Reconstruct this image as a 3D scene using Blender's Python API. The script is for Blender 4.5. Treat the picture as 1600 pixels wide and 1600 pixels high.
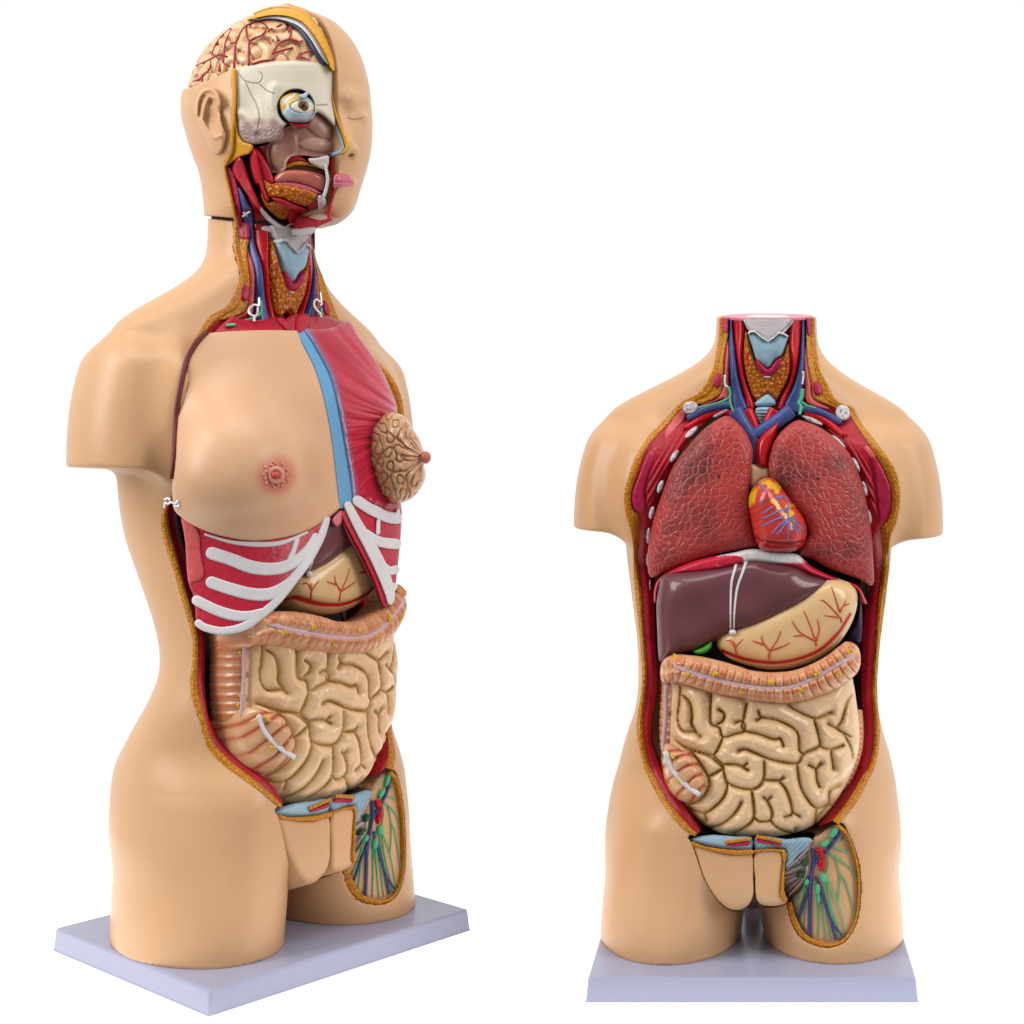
import bpy, math, random
import numpy as np
random.seed(3)
RNG = np.random.RandomState(7)
for o in list(bpy.data.objects):
    bpy.data.objects.remove(o)
SC = bpy.context.scene
COL = SC.collection
S = 0.0005                      # one modelling unit is half a millimetre

# ------------------------------------------------------------------ camera
F, PX, HY, CH = 2408.0, 1176.0, 671.0, 896.0
cd = bpy.data.cameras.new('camera'); cam = bpy.data.objects.new('camera', cd); COL.objects.link(cam)
cam.location = (0, 0, CH*S); cam.rotation_euler = (math.pi/2, 0, 0)
cd.sensor_width = 36; cd.lens = 36*F/1600
cd.shift_x = (800-PX)/1600; cd.shift_y = (HY-800)/1600
cd.clip_start = 0.01; cd.clip_end = 100
SC.camera = cam
SC.render.resolution_x = SC.render.resolution_y = 1024
# ------------------------------------------------------------------ world: white studio, darker behind the camera
W = bpy.data.worlds.new('World'); SC.world = W; W.use_nodes = True
nt = W.node_tree; nt.nodes.clear()
tc = nt.nodes.new('ShaderNodeTexCoord'); sp = nt.nodes.new('ShaderNodeSeparateXYZ')
mr = nt.nodes.new('ShaderNodeMapRange'); mr.inputs['From Min'].default_value = -0.35; mr.inputs['From Max'].default_value = 0.15
mr.inputs['To Min'].default_value = 0.36; mr.inputs['To Max'].default_value = 1.02
bg = nt.nodes.new('ShaderNodeBackground'); out = nt.nodes.new('ShaderNodeOutputWorld')
bg.inputs['Color'].default_value = (1, 1, 1, 1)
nt.links.new(tc.outputs['Generated'], sp.inputs[0]); nt.links.new(sp.outputs['Y'], mr.inputs['Value'])
nt.links.new(mr.outputs[0], bg.inputs['Strength']); nt.links.new(bg.outputs[0], out.inputs[0])
# ------------------------------------------------------------------ softboxes
def softbox(name, loc, target, size, energy, color=(1, 1, 1)):
    l = bpy.data.lights.new(name, 'AREA'); l.shape = 'RECTANGLE'; l.size, l.size_y = size; l.energy = energy; l.color = color
    o = bpy.data.objects.new(name, l); COL.objects.link(o); o.location = loc
    from mathutils import Vector
    o.rotation_euler = (Vector(target)-Vector(loc)).to_track_quat('-Z', 'Y').to_euler()
    return o
softbox('softbox', (-1.65, 0.55, 1.15), (-0.42, 1.35, .45), (.7, 1.4), 30, (1, .97, .93))
softbox('softbox', (1.45, 0.45, 1.15), (0, 1.32, .4), (.7, 1.4), 25, (1, .98, .96))
softbox('softbox', (-0.2, 0.75, 2.1), (-0.2, 1.35, .4), (1.8, .7), 19)
SC.view_settings.view_transform = 'Standard'; SC.view_settings.look = 'None'
SC.view_settings.exposure = 0; SC.view_settings.gamma = 1; SC.view_settings.use_curve_mapping = False

# ------------------------------------------------------------------ small maths
def fr(ox, oy, s):
    return lambda *pts: [(ox+x/s, oy+y/s) for x, y in pts]
A1 = fr(1080, 460, 6.66667); A2 = fr(960, 600, 3.33333); A3 = fr(980, 820, 3.80952); A4 = fr(980, 1000, 3.80952)
A5 = fr(1060, 1260, 5.33333); A7 = fr(870, 560, 5); A8 = fr(1280, 560, 5)
Z1 = fr(930, 840, 4.44444); Z2 = fr(1300, 840, 4.44444)
B1 = fr(270, 0, 4.70588); B2 = fr(300, 200, 5); B3 = fr(80, 430, 3.80952); B4 = fr(380, 480, 4.70588)
B5 = fr(260, 760, 4); B6 = fr(280, 960, 4); B7 = fr(380, 1180, 5)
IMG = fr(0, 0, 1)

def spline(pts, n=6, closed=False):
    P = np.array(pts, float)
    if len(P) < 3 and not closed:
        t = np.linspace(0, 1, n*2)[:, None]; return P[0]*(1-t)+P[-1]*t
    N = len(P); out = []
    rng = range(N) if closed else range(N-1)
    for i in rng:
        if closed: p0, p1, p2, p3 = P[i-1], P[i], P[(i+1) % N], P[(i+2) % N]
        else: p0, p1, p2, p3 = P[max(i-1, 0)], P[i], P[i+1], P[min(i+2, N-1)]
        for k in range(n):
            t = k/n
            out.append(.5*(2*p1+(p2-p0)*t+(2*p0-5*p1+4*p2-p3)*t*t+(3*p1-p0-3*p2+p3)*t**3))
    if not closed: out.append(P[-1])
    return np.array(out)

def resample(P, n):
    P = np.array(P, float); d = np.r_[0, np.cumsum(np.linalg.norm(np.diff(P, axis=0), axis=1))]
    t = np.linspace(0, d[-1], n)
    return np.stack([np.interp(t, d, P[:, k]) for k in range(P.shape[1])], 1)

def seg_dist(Q, A, B):
    """distance of points Q to segments A-B; returns min distance, and index"""
    best = np.full(len(Q), 1e9)
    for a, b in zip(A, B):
        ab = b-a; L = ab@ab+1e-12
        t = np.clip(((Q-a)@ab)/L, 0, 1)
        d = Q-a-t[:, None]*ab
        best = np.minimum(best, (d*d).sum(1))
    return np.sqrt(best)

def line_dist(Q, lines, n=4):
    best = np.full(len(Q), 1e9)
    for l in lines:
        P = spline(l, n) if len(l) > 2 else np.array(l, float)
        lo = P.min(0)-45; hi = P.max(0)+45
        m = ((Q >= lo) & (Q <= hi)).all(1)
        if m.any(): best[m] = np.minimum(best[m], seg_dist(Q[m], P[:-1], P[1:]))
    return best

def inside(Q, P):
    x, y = Q[:, 0], Q[:, 1]; r = np.zeros(len(Q), bool)
    for a, b in zip(P, np.roll(P, -1, 0)):
        c = (a[1] > y) != (b[1] > y)
        if a[1] != b[1]: r ^= c & (x < (b[0]-a[0])*(y-a[1])/(b[1]-a[1])+a[0])
    return r

def poly_sd(Q, P):
    d = seg_dist(Q, P, np.roll(P, -1, 0))
    return np.where(inside(Q, P), -d, d)

class Raster:
    """signed distance of a picture polygon on a 2 px raster, for sampling at any point"""
    def __init__(s, P, pad=60, h=2.0):
        P = np.array(P, float); s.lo = P.min(0)-pad; hi = P.max(0)+pad; s.h = h
        nx, ny = (np.ceil((hi-s.lo)/h)+1).astype(int)
        gx, gy = np.meshgrid(s.lo[0]+h*np.arange(nx), s.lo[1]+h*np.arange(ny), indexing='ij')
        s.v = poly_sd(np.stack([gx.ravel(), gy.ravel()], 1), P).reshape(nx, ny)
    def __call__(s, Q):
        g = (Q-s.lo)/s.h; nx, ny = s.v.shape
        gx = np.clip(g[:, 0], 0, nx-1.001); gy = np.clip(g[:, 1], 0, ny-1.001)
        i = gx.astype(int); j = gy.astype(int); fx = gx-i; fy = gy-j; v = s.v
        return v[i, j]*(1-fx)*(1-fy)+v[i+1, j]*fx*(1-fy)+v[i, j+1]*(1-fx)*fy+v[i+1, j+1]*fx*fy

def smin(a, b, k):
    h = np.clip(.5+.5*(b-a)/k, 0, 1)
    return b*(1-h)+a*h-k*h*(1-h)
def smax(a, b, k): return -smin(-a, -b, k)

# ------------------------------------------------------------------ where each model stands, and its sight lines
YAW = 0.896
LOC = {'R': np.array([-1., 2650., 0]), 'L': np.array([-854.7, 2705.6, 0])}
ROT = {'R': np.eye(2), 'L': np.array([[math.cos(YAW), -math.sin(YAW)], [math.sin(YAW), math.cos(YAW)]])}
ORG = {}
for k in 'RL':
    o2 = ROT[k].T@(-LOC[k][:2]); ORG[k] = np.array([o2[0], o2[1], CH])
def rays(side, Q):
    Q = np.asarray(Q, float)
    d = np.stack([(Q[:, 0]-PX)/F, np.ones(len(Q))], 1)@ROT[side]
    return np.c_[d, (HY-Q[:, 1])/F]
def project(side, P):
    d = (P-ORG[side]); w = d[:, :2]@ROT[side].T
    return np.stack([PX+F*w[:, 0]/w[:, 1], HY-F*d[:, 2]/w[:, 1]], 1)

def march(surf, side, Q, t0=2250., t1=3080., dt=22.):
    O = ORG[side]; D = rays(side, Q); n = len(D)
    ts = np.arange(t0, t1, dt)
    lo = np.full(n, np.nan); hi = np.full(n, np.nan); bt = np.full(n, t0); bv = np.full(n, 1e9)
    act = np.arange(n)
    for t in ts:
        v = surf(O+t*D[act])
        hit = v < 0
        hi[act[hit]] = t; lo[act[hit]] = t-dt
        b = v < bv[act]; bv[act[b]] = v[b]; bt[act[b]] = t
        act = act[~hit]
        if len(act) == 0: break
    ok = ~np.isnan(lo)
    if ok.any():
        l, h = lo[ok], hi[ok]; Dk = D[ok]
        for _ in range(12):
            m = (l+h)/2; v = surf(O+m[:, None]*Dk); neg = v < 0
            h = np.where(neg, m, h); l = np.where(neg, l, m)
        bt[ok] = (l+h)/2
    march.ok = ok
    return O, D, bt

# ------------------------------------------------------------------ materials
def lin(c):
    c = np.array(c, float)/255.
    return np.where(c <= .04045, c/12.92, ((c+.055)/1.055)**2.4)
MATS = {}
ALB = 0.62
def mat(name, rgb=(200, 200, 200), rough=.38, bump=0., bscale=300., kind='noise', var=0., vscale=60., attr=False, metal=0., spec=.3, rgb2=None, th=(.45, .62), alb=None, coat=0., edge=None, edget=.25):
    if name in MATS: return MATS[name]
    m = bpy.data.materials.new(name); m.use_nodes = True; t = m.node_tree; b = t.nodes['Principled BSDF']
    N = t.nodes.new; L = t.links.new
    a = ALB if alb is None else alb
    b.inputs['Roughness'].default_value = rough; b.inputs['Metallic'].default_value = metal
    b.inputs['Specular IOR Level'].default_value = spec; b.inputs['Coat Weight'].default_value = coat
    co = N('ShaderNodeTexCoord')
    c = tuple(lin(rgb)*a)+(1,)
    src = None
    if attr:
        n = N('ShaderNodeAttribute'); n.attribute_name = 'paint'; src = n.outputs['Color']
    if rgb2 is not None:
        v = N('ShaderNodeTexNoise'); v.inputs['Scale'].default_value = vscale; v.inputs['Detail'].default_value = 4
        L(co.outputs['Object'], v.inputs['Vector'])
        r = N('ShaderNodeMapRange'); r.inputs['From Min'].default_value, r.inputs['From Max'].default_value = th
        L(v.outputs['Fac'], r.inputs['Value'])
        mx = N('ShaderNodeMix'); mx.data_type = 'RGBA'
        L(r.outputs[0], mx.inputs[0]); mx.inputs[6].default_value = c; mx.inputs[7].default_value = tuple(lin(rgb2)*a)+(1,)
        src = mx.outputs[2]
    if var > 0:
        v = N('ShaderNodeTexNoise'); v.inputs['Scale'].default_value = vscale; v.inputs['Detail'].default_value = 5
        L(co.outputs['Object'], v.inputs['Vector'])
        r = N('ShaderNodeMapRange'); r.inputs['From Min'].default_value = .3; r.inputs['From Max'].default_value = .7
        r.inputs['To Min'].default_value = 1-var; r.inputs['To Max'].default_value = 1+var
        L(v.outputs['Fac'], r.inputs['Value'])
        mx = N('ShaderNodeMix'); mx.data_type = 'RGBA'; mx.blend_type = 'MULTIPLY'; mx.inputs[0].default_value = 1
        if src is None: mx.inputs[6].default_value = c
        else: L(src, mx.inputs[6])
        L(r.outputs[0], mx.inputs[7]); src = mx.outputs[2]
    if edge is not None:
        ve = N('ShaderNodeTexVoronoi'); ve.feature = 'DISTANCE_TO_EDGE'; ve.inputs['Scale'].default_value = bscale
        L(co.outputs['Object'], ve.inputs['Vector'])
        r = N('ShaderNodeMapRange'); r.inputs['From Max'].default_value = edget; r.inputs['To Min'].default_value = 1; r.inputs['To Max'].default_value = 0
        L(ve.outputs['Distance'], r.inputs['Value'])
        mx = N('ShaderNodeMix'); mx.data_type = 'RGBA'; L(r.outputs[0], mx.inputs[0])
        if src is None: mx.inputs[6].default_value = c
        else: L(src, mx.inputs[6])
        mx.inputs[7].default_value = tuple(lin(edge)*a)+(1,); src = mx.outputs[2]
    if src is None: b.inputs['Base Color'].default_value = c
    else: L(src, b.inputs['Base Color'])
    if bump > 0:
        bp = N('ShaderNodeBump'); bp.inputs['Strength'].default_value = 1; bp.inputs['Distance'].default_value = bump*S
        if kind == 'noise':
            v = N('ShaderNodeTexNoise'); v.inputs['Detail'].default_value = 3; o_ = 'Fac'
        elif kind == 'grain':
            v = N('ShaderNodeTexVoronoi'); v.feature = 'SMOOTH_F1'; bp.invert = True; o_ = 'Distance'
        elif kind == 'cells':
            v = N('ShaderNodeTexVoronoi'); v.feature = 'DISTANCE_TO_EDGE'; o_ = 'Distance'
        v.inputs['Scale'].default_value = bscale
        L(co.outputs['Object'], v.inputs['Vector'])
        if kind == 'cells':
            r = N('ShaderNodeMapRange'); r.inputs['From Max'].default_value = .18; r.clamp = True
            L(v.outputs[o_], r.inputs['Value']); L(r.outputs[0], bp.inputs['Height'])
        else: L(v.outputs[o_], bp.inputs['Height'])
        L(bp.outputs[0], b.inputs['Normal'])
    MATS[name] = m
    return m

# ------------------------------------------------------------------ mesh builders
def obj(name, V, Fc, material, parent=None, paint=None, smooth=True):
    me = bpy.data.meshes.new(name)
    V = np.asarray(V, float)*S
    if isinstance(Fc, np.ndarray): Fc = Fc.tolist()
    me.from_pydata(V.tolist(), [], Fc); me.validate()
    if smooth: me.polygons.foreach_set('use_smooth', [True]*len(me.polygons))
    if paint is not None:
        ca = me.color_attributes.new('paint', 'FLOAT_COLOR', 'POINT')
        buf = np.ones((len(V), 4), np.float32); buf[:, :3] = lin(paint)*ALB
        ca.data.foreach_set('color', buf.ravel())
    me.materials.append(material); me.update()
    o = bpy.data.objects.new(name, me); COL.objects.link(o)
    if parent is not None: o.parent = parent
    return o

class Mesh:
    def __init__(s): s.V = []; s.F = []; s.C = []; s.n = 0
    def add(s, V, Fc, C=None):
        s.V.append(np.asarray(V, float)); s.F += [[i+s.n for i in f] for f in (Fc.tolist() if isinstance(Fc, np.ndarray) else Fc)]
        if C is not None: s.C.append(np.asarray(C, float))
        s.n += len(V); return s
    def build(s, name, m, parent=None):
        return obj(name, np.concatenate(s.V), s.F, m, parent, np.concatenate(s.C) if s.C else None)

def ramp(d, r): return np.sqrt(np.clip(1-(1-np.clip(d/r, 0, 1))**2, 0, 1))

class Pillow:
    """smooth domed height over a picture polygon"""
    def __init__(s, poly, H, r, sig=9, edge=9, smooth=5):
        P = spline(poly, smooth, True); s.R = Raster(P, pad=40, h=2.0); s.S = s.R.v.copy(); s.H = H; s.edge = edge
        v = ramp(np.maximum(-s.R.v, 0), r)
        for _ in range(3):
            n = max(1, int(sig/2/1.7)); k = np.ones(2*n+1)/(2*n+1)
            for ax in (0, 1): v = np.apply_along_axis(lambda a: np.convolve(np.pad(a, n, mode='edge'), k, 'valid'), ax, v)
        s.R.v = v
    def __call__(s, d, Q): return s.H*s.R(Q)*ramp(d, s.edge)

def relief_geo(side, poly, surf, h=lambda d, Q: 0*d, step=2., thick=25., smooth=5, paint=None, clip=None):
    P = spline(poly, smooth, True) if smooth else np.array(poly, float)
    lo = P.min(0)-step*1.5; hi = P.max(0)+step*1.5
    nx, ny = (np.ceil((hi-lo)/step)+1).astype(int)
    gx, gy = np.meshgrid(lo[0]+step*np.arange(nx), lo[1]+step*np.arange(ny), indexing='ij')
    Q = np.stack([gx.ravel(), gy.ravel()], 1)
    sd = poly_sd(Q, P); G = sd.reshape(nx, ny)
    g = np.stack(np.gradient(G, step), -1).reshape(-1, 2); g /= np.linalg.norm(g, axis=1)[:, None]+1e-9
    snap = (sd > -.4*step) & (sd < 1.0*step)
    Q = np.where(snap[:, None], Q-g*sd[:, None], Q); use = (sd < 1.0*step)
    I = np.arange(nx*ny).reshape(nx, ny)
    quads = np.stack([I[:-1, :-1], I[:-1, 1:], I[1:, 1:], I[1:, :-1]], -1).reshape(-1, 4)
    quads = quads[use[quads].all(1)]
    # drop quads that collapsed onto the outline
    a = Q[quads]; ar = .5*np.abs((a[:, 2, 0]-a[:, 0, 0])*(a[:, 3, 1]-a[:, 1, 1])-(a[:, 2, 1]-a[:, 0, 1])*(a[:, 3, 0]-a[:, 1, 0]))
    quads = quads[ar > .04*step*step]
    ids, inv = np.unique(quads, return_inverse=True); quads = inv.reshape(-1, 4); Q = Q[ids]; d = np.maximum(-sd[ids], 0); d[snap[ids]] = 0
    O, D, t = march(surf, side, Q)
    if not march.ok.all():       # the sight line misses the surface: leave that bit out
        quads = quads[march.ok[quads].all(1)]; ids, inv = np.unique(quads, return_inverse=True); quads = inv.reshape(-1, 4)
        Q, d, D, t = Q[ids], d[ids], D[ids], t[ids]
    hh = h(d, Q)
    V = O+(t-hh)[:, None]*D
    e = np.concatenate([quads[:, [k, (k+1) % 4]] for k in range(4)])
    key = {(int(a), int(b)) for a, b in e}
    be = [(a, b) for a, b in key if (b, a) not in key]
    bi = sorted({a for a, b in be}|{b for a, b in be}); m = {v: k for k, v in enumerate(bi)}
    n0 = len(V)
    Vb = V[bi]+thick*D[bi]
    if clip is not None: V[:, 2] = np.minimum(V[:, 2], clip(V)); Vb[:, 2] = np.minimum(Vb[:, 2], clip(Vb))
    faces = quads.tolist()+[[b, a, n0+m[a], n0+m[b]] for a, b in be]
    C = None
    if paint is not None:
        C = np.asarray(paint(d, Q), float)
        if C.ndim == 1: C = np.tile(C, (len(Q), 1))
        C = np.concatenate([C, C[bi]])
    return np.concatenate([V, Vb]), faces, C

def relief(name, side, poly, surf, m, parent, **k):
    V, Fc, C = relief_geo(side, poly, surf, **k)
    return obj(name, V, Fc, m, parent, C)

def tube_geo(P, R, n=8, flat=1.0, up=None):
    P = np.asarray(P, float); R = np.broadcast_to(np.asarray(R, float), (len(P),))
    T = np.gradient(P, axis=0); T /= np.linalg.norm(T, axis=1)[:, None]+1e-9
    if up is None and flat == 1.0:
        a = np.cross(T[0], [.13, -1, .11]); A = [a/(np.linalg.norm(a)+1e-9)]
        for k in range(1, len(P)):
            a = A[-1]-T[k]*(A[-1]@T[k]); A.append(a/(np.linalg.norm(a)+1e-9))
        A = np.array(A)
    else:
        u = np.array([0.13, -1., .11]) if up is None else np.asarray(up, float)
        A = np.cross(T, u); A /= np.linalg.norm(A, axis=1)[:, None]+1e-9
    Bv = np.cross(A, T)
    ang = np.linspace(0, 2*np.pi, n, endpoint=False)
    V = (P[:, None]+R[:, None, None]*(np.cos(ang)[None, :, None]*A[:, None]+flat*np.sin(ang)[None, :, None]*Bv[:, None])).reshape(-1, 3)
    Fc = []
    for i in range(len(P)-1):
        for k in range(n):
            Fc.append([i*n+k, i*n+(k+1) % n, (i+1)*n+(k+1) % n, (i+1)*n+k])
    V = np.concatenate([V, P[:1], P[-1:]]); a = len(V)-2
    for k in range(n):
        Fc.append([a, (k+1) % n, k]); Fc.append([a+1, (len(P)-1)*n+k, (len(P)-1)*n+(k+1) % n])
    return V, Fc

def on_surf(side, pts, surf, lift=0., n=5):
    Q = spline(pts, n) if len(pts) > 1 else np.array(pts, float)
    O, D, t = march(surf, side, Q)
    return O+(t-lift)[:, None]*D

def tubes(name, side, lines, surf, m, parent, r=2., lift=0., taper=.5, n=5, flat=1., split=False):
    if split:
        for l in lines: tubes(name, side, [l], surf, m, parent, r, lift, taper, n, flat)
        return
    M = Mesh()
    for l in lines:
        rr = r
        if isinstance(l, tuple) and isinstance(l[1], (int, float)): l, rr = l
        if callable(lift):
            Q = spline(l, n); O, D, t = march(surf, side, Q); P = O+(t-lift(Q))[:, None]*D
        else: P = on_surf(side, l, surf, lift, n)
        V, Fc = tube_geo(P, np.linspace(rr, rr*taper, len(P)), 7, flat); M.add(V, Fc)
    return M.build(name, m, parent)

def ellipsoid_geo(c, r, n=18, rot=None):
    th = np.linspace(0, np.pi, n); ph = np.linspace(0, 2*np.pi, 2*n, endpoint=False)
    V = np.array([(math.sin(a)*math.cos(b), math.sin(a)*math.sin(b), math.cos(a)) for a in th for b in ph])*np.asarray(r)
    if rot is not None: V = V@np.asarray(rot).T
    m = 2*n
    Fc = [[i*m+k, (i+1)*m+k, (i+1)*m+(k+1) % m, i*m+(k+1) % m] for i in range(n-1) for k in range(m)]
    return V+np.asarray(c), Fc

def nets(f, lo, hi, h):
    """surface-nets mesh of the zero level of f"""
    lo = np.asarray(lo, float); n = (np.ceil((np.asarray(hi)-lo)/h)+1).astype(int)
    ax = [lo[k]+h*np.arange(n[k]) for k in range(3)]
    B = 5; nb = (n+B-1)//B
    cb_ = np.stack(np.meshgrid(*[lo[k]+h*(B*np.arange(nb[k])+(B-1)/2) for k in range(3)], indexing='ij'), -1)
    cv = f(cb_.reshape(-1, 3)).reshape(tuple(nb)).astype(np.float32)
    up = lambda a: np.repeat(np.repeat(np.repeat(a, B, 0), B, 1), B, 2)[:n[0], :n[1], :n[2]]
    v = up(cv).copy(); todo = np.argwhere(up(np.abs(cv) < B*h*3.6))
    for i0 in range(0, len(todo), 400000):
        q = todo[i0:i0+400000]; v[tuple(q.T)] = f(lo+h*q)
    s = v < 0
    c = np.zeros(tuple(n-1), np.uint8)
    for dx in (0, 1):
        for dy in (0, 1):
            for dz in (0, 1): c += s[dx:n[0]-1+dx, dy:n[1]-1+dy, dz:n[2]-1+dz]
    act = np.argwhere((c > 0) & (c < 8)); idx = np.full(tuple(n-1), -1, np.int64); idx[tuple(act.T)] = np.arange(len(act))
    acc = np.zeros((len(act), 3)); cnt = np.zeros(len(act))
    for axis in range(3):
        oth = [k for k in range(3) if k != axis]
        for a in (0, 1):
            for b in (0, 1):
                p = act.copy(); p[:, oth[0]] += a; p[:, oth[1]] += b; q = p.copy(); q[:, axis] += 1
                va = v[tuple(p.T)].astype(float); vb = v[tuple(q.T)].astype(float); cr = (va < 0) != (vb < 0)
                t = np.where(cr, va/np.where(cr, va-vb, 1), 0)
                w = p.astype(float); w[:, axis] += t
                acc[cr] += w[cr]; cnt[cr] += 1
    V = lo+h*acc/cnt[:, None]
    faces = []
    for axis in range(3):
        u, w = (axis+1) % 3, (axis+2) % 3
        sl0 = [slice(None)]*3; sl1 = [slice(None)]*3
        sl0[axis] = slice(0, n[axis]-1); sl1[axis] = slice(1, n[axis])
        cr = s[tuple(sl0)] != s[tuple(sl1)]
        e = np.argwhere(cr); e = e[(e[:, u] > 0) & (e[:, w] > 0) & (e[:, u] < n[u]-1) & (e[:, w] < n[w]-1)]
        flip = s[tuple(e.T)]
        q = []
        for du, dw in ((-1, -1), (0, -1), (0, 0), (-1, 0)):
            p = e.copy(); p[:, u] += du; p[:, w] += dw; q.append(idx[tuple(p.T)])
        q = np.stack(q, 1); q = np.where(flip[:, None], q, q[:, ::-1]); faces.append(q)
    return V, np.concatenate(faces)

def strip_geo(curves, sub=3):
    C = [np.asarray(c, float) for c in curves]; rows = []
    for a, b in zip(C[:-1], C[1:]):
        for k in range(sub): rows.append(a+(b-a)*k/sub)
    rows.append(C[-1]); n = len(C[0]); V = np.concatenate(rows)
    Fc = [[i*n+j, i*n+j+1, (i+1)*n+j+1, (i+1)*n+j] for i in range(len(rows)-1) for j in range(n-1)]
    return V, Fc

def waves(P, wl, n=26, seed=1):
    """isotropic random wave field of wavelength wl"""
    r = np.random.RandomState(seed); k = r.normal(size=(n, 3)); k /= np.linalg.norm(k, axis=1)[:, None]; k *= 2*np.pi/wl
    ph = r.uniform(0, 6.283, n); v = np.zeros(len(P))
    for a, b in zip(k, ph): v += np.cos(P@a+b)
    return v*math.sqrt(2./n)
# ------------------------------------------------------------------ the body's shape
ZT = np.array([60, 150, 200, 260, 300, 340, 380, 420, 460, 500, 540, 580, 620, 660, 720, 780, 830, 875, 921, 945, 972, 996, 1018, 1045, 1160, 1400.])
TT = np.array([  # cx, cy, a, b
 (3, 15, 250, 190), (3, 15, 251, 192), (3, 20, 252, 200), (4, 25, 247, 205), (6, 25, 240, 195), (6, 8, 231, 180), (5, -18, 218, 168),
 (8, -30, 206, 164), (9, -24, 202, 166), (10, -10, 204, 180), (11, 10, 209, 190), (11, 30, 216, 192), (11, 50, 223, 190), (12, 58, 230, 185),
 (12, 64, 236, 175), (12, 64, 240, 160), (12, 58, 252, 135), (11, 52, 278, 108), (10, 50, 268, 88), (10, 50, 236, 82), (12, 50, 181, 84), (17, 49, 138, 90),
 (22, 49, 106, 98), (25, 49, 89, 102), (26, 49, 85, 102), (26, 49, 85, 102)], float)
def catmull_table(z, zt, tt):
    # monotone-ish smooth interpolation through a resampled, slightly blurred table
    return np.stack([np.interp(z, zt, tt[:, k]) for k in range(tt.shape[1])], -1)
_zf = np.arange(40, 1400, 4.0); _tf = catmull_table(_zf, ZT, TT)
_ker = np.exp(-.5*(np.arange(-8, 9)/3.2)**2); _ker /= _ker.sum()
_tf = np.stack([np.convolve(np.pad(_tf[:, k], 8, mode='edge'), _ker, 'valid') for k in range(4)], -1)
def sect(z): return [np.interp(z, _zf, _tf[:, k]) for k in range(4)]
def body(P):
    x, y, z = P[:, 0], P[:, 1], P[:, 2]
    cx, cy, a, b = sect(z)
    r = np.sqrt(((x-cx)/a)**2+((y-cy)/b)**2)
    d = (r-1)*np.minimum(a, b)*.95
    d = smax(d, 150-z, 60)
    for sx, bb, cyl in ((-1, 176, -8), (1, 168, -12)):
        t = np.clip((z-38)/230, 0, 1)
        t2 = np.clip((z-38)/75, 0, 1); lx = sx*(139-5*t2-9*t); la = 120+5*t2-24*t*t; lb = bb+6*t
        l = (np.sqrt(((x-lx)/la)**2+((y-cyl-10*t)/lb)**2)-1)*la
        l = smax(l, z-300, 60)
        d = smin(d, l, 34)
    for sx in (-1, 1):
        t = np.clip((z-715)/190, 0, 1)
        ax_ = 11+sx*(265-22*t**2); aa = 58+4*t-18*t**3; ab = 96+4*t-22*t**3
        A = (np.sqrt(((x-ax_)/aa)**2+((y-58)/ab)**2)-1)*aa
        A = smax(A, z-905, 40)
        A = smax(A, (722 if sx < 0 else 708)-z+.06*sx*(x-sx*262), 5)
        d = smin(d, A, 16)
    # side of the breast left on the shell
    for sx in (-1, 1):
        e = np.sqrt(((x-12-sx*196)/52)**2+((y+28)/62)**2+((z-790)/100)**2)
        d = smin(d, (e-1)*52, 30)
    return np.maximum(d, 38-z)

OUT_L = A1((300, 180), (295, 400), (270, 600), (250, 720), (210, 830), (150, 950), (60, 1050))+A7((1040, 310), (960, 360), (880, 450), (770, 560), (680, 670), (600, 820), (550, 980), (530, 1100), (545, 1220), (580, 1340), (600, 1480))+Z1((270, 250), (285, 420), (300, 560), (315, 720), (325, 860), (330, 980), (320, 1100), (300, 1220), (292, 1330), (305, 1430), (340, 1580))+[(1014, 1215), (1031, 1247), (1051, 1275), (1070, 1294), (1086, 1306)]
OUT_R = A1((1277, 230), (1290, 450), (1310, 650), (1340, 800), (1420, 950))+A8((120, 320), (200, 365), (260, 385), (290, 450), (360, 560), (450, 670), (540, 790), (600, 900), (625, 1020), (625, 1150), (600, 1280), (560, 1370), (545, 1480))+Z2((395, 200), (385, 320), (370, 450), (350, 600), (335, 750), (320, 900), (310, 1050), (315, 1180), (330, 1320), (325, 1430), (300, 1570))+[(1359, 1213), (1341, 1247), (1325, 1270), (1310, 1287)]
FAT_L = A1((385, 180), (375, 480), (340, 640), (330, 800), (310, 960), (250, 1060))+A7((1090, 360), (1000, 400), (920, 470), (800, 590), (705, 715), (635, 900), (587, 1050), (600, 1180), (650, 1210), (655, 1320), (645, 1480))+Z1((300, 110), (312, 250), (327, 360), (340, 600), (352, 760), (365, 900), (363, 1000), (355, 1100), (340, 1250), (345, 1400), (378, 1560))+[(1023, 1210), (1042, 1245), (1061, 1271), (1078, 1290), (1090, 1302)]
FAT_R = A1((1205, 230), (1200, 480), (1215, 700), (1250, 930), (1290, 1080))+A8((80, 370), (150, 440), (230, 450), (270, 500), (330, 600), (430, 760), (500, 880), (550, 1000), (562, 1130), (530, 1260), (475, 1310), (480, 1450))+Z2((345, 100), (335, 270), (315, 430), (305, 600), (295, 750), (280, 950), (275, 1080), (285, 1250), (285, 1430), (250, 1590))+[(1347, 1210), (1328, 1243), (1312, 1265), (1299, 1281)]
MUS_L = A1((440, 180), (450, 480), (470, 800), (480, 1000), (460, 1130))+A2((590, 150), (500, 185), (430, 240), (350, 340), (290, 450), (240, 570), (205, 690), (185, 800), (178, 900))+Z1((400, 280), (415, 450), (420, 700), (430, 870), (432, 1000), (420, 1150), (395, 1280), (390, 1420), (430, 1550))+[(1032, 1202), (1050, 1235), (1070, 1262), (1086, 1286), (1094, 1296)]
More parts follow.
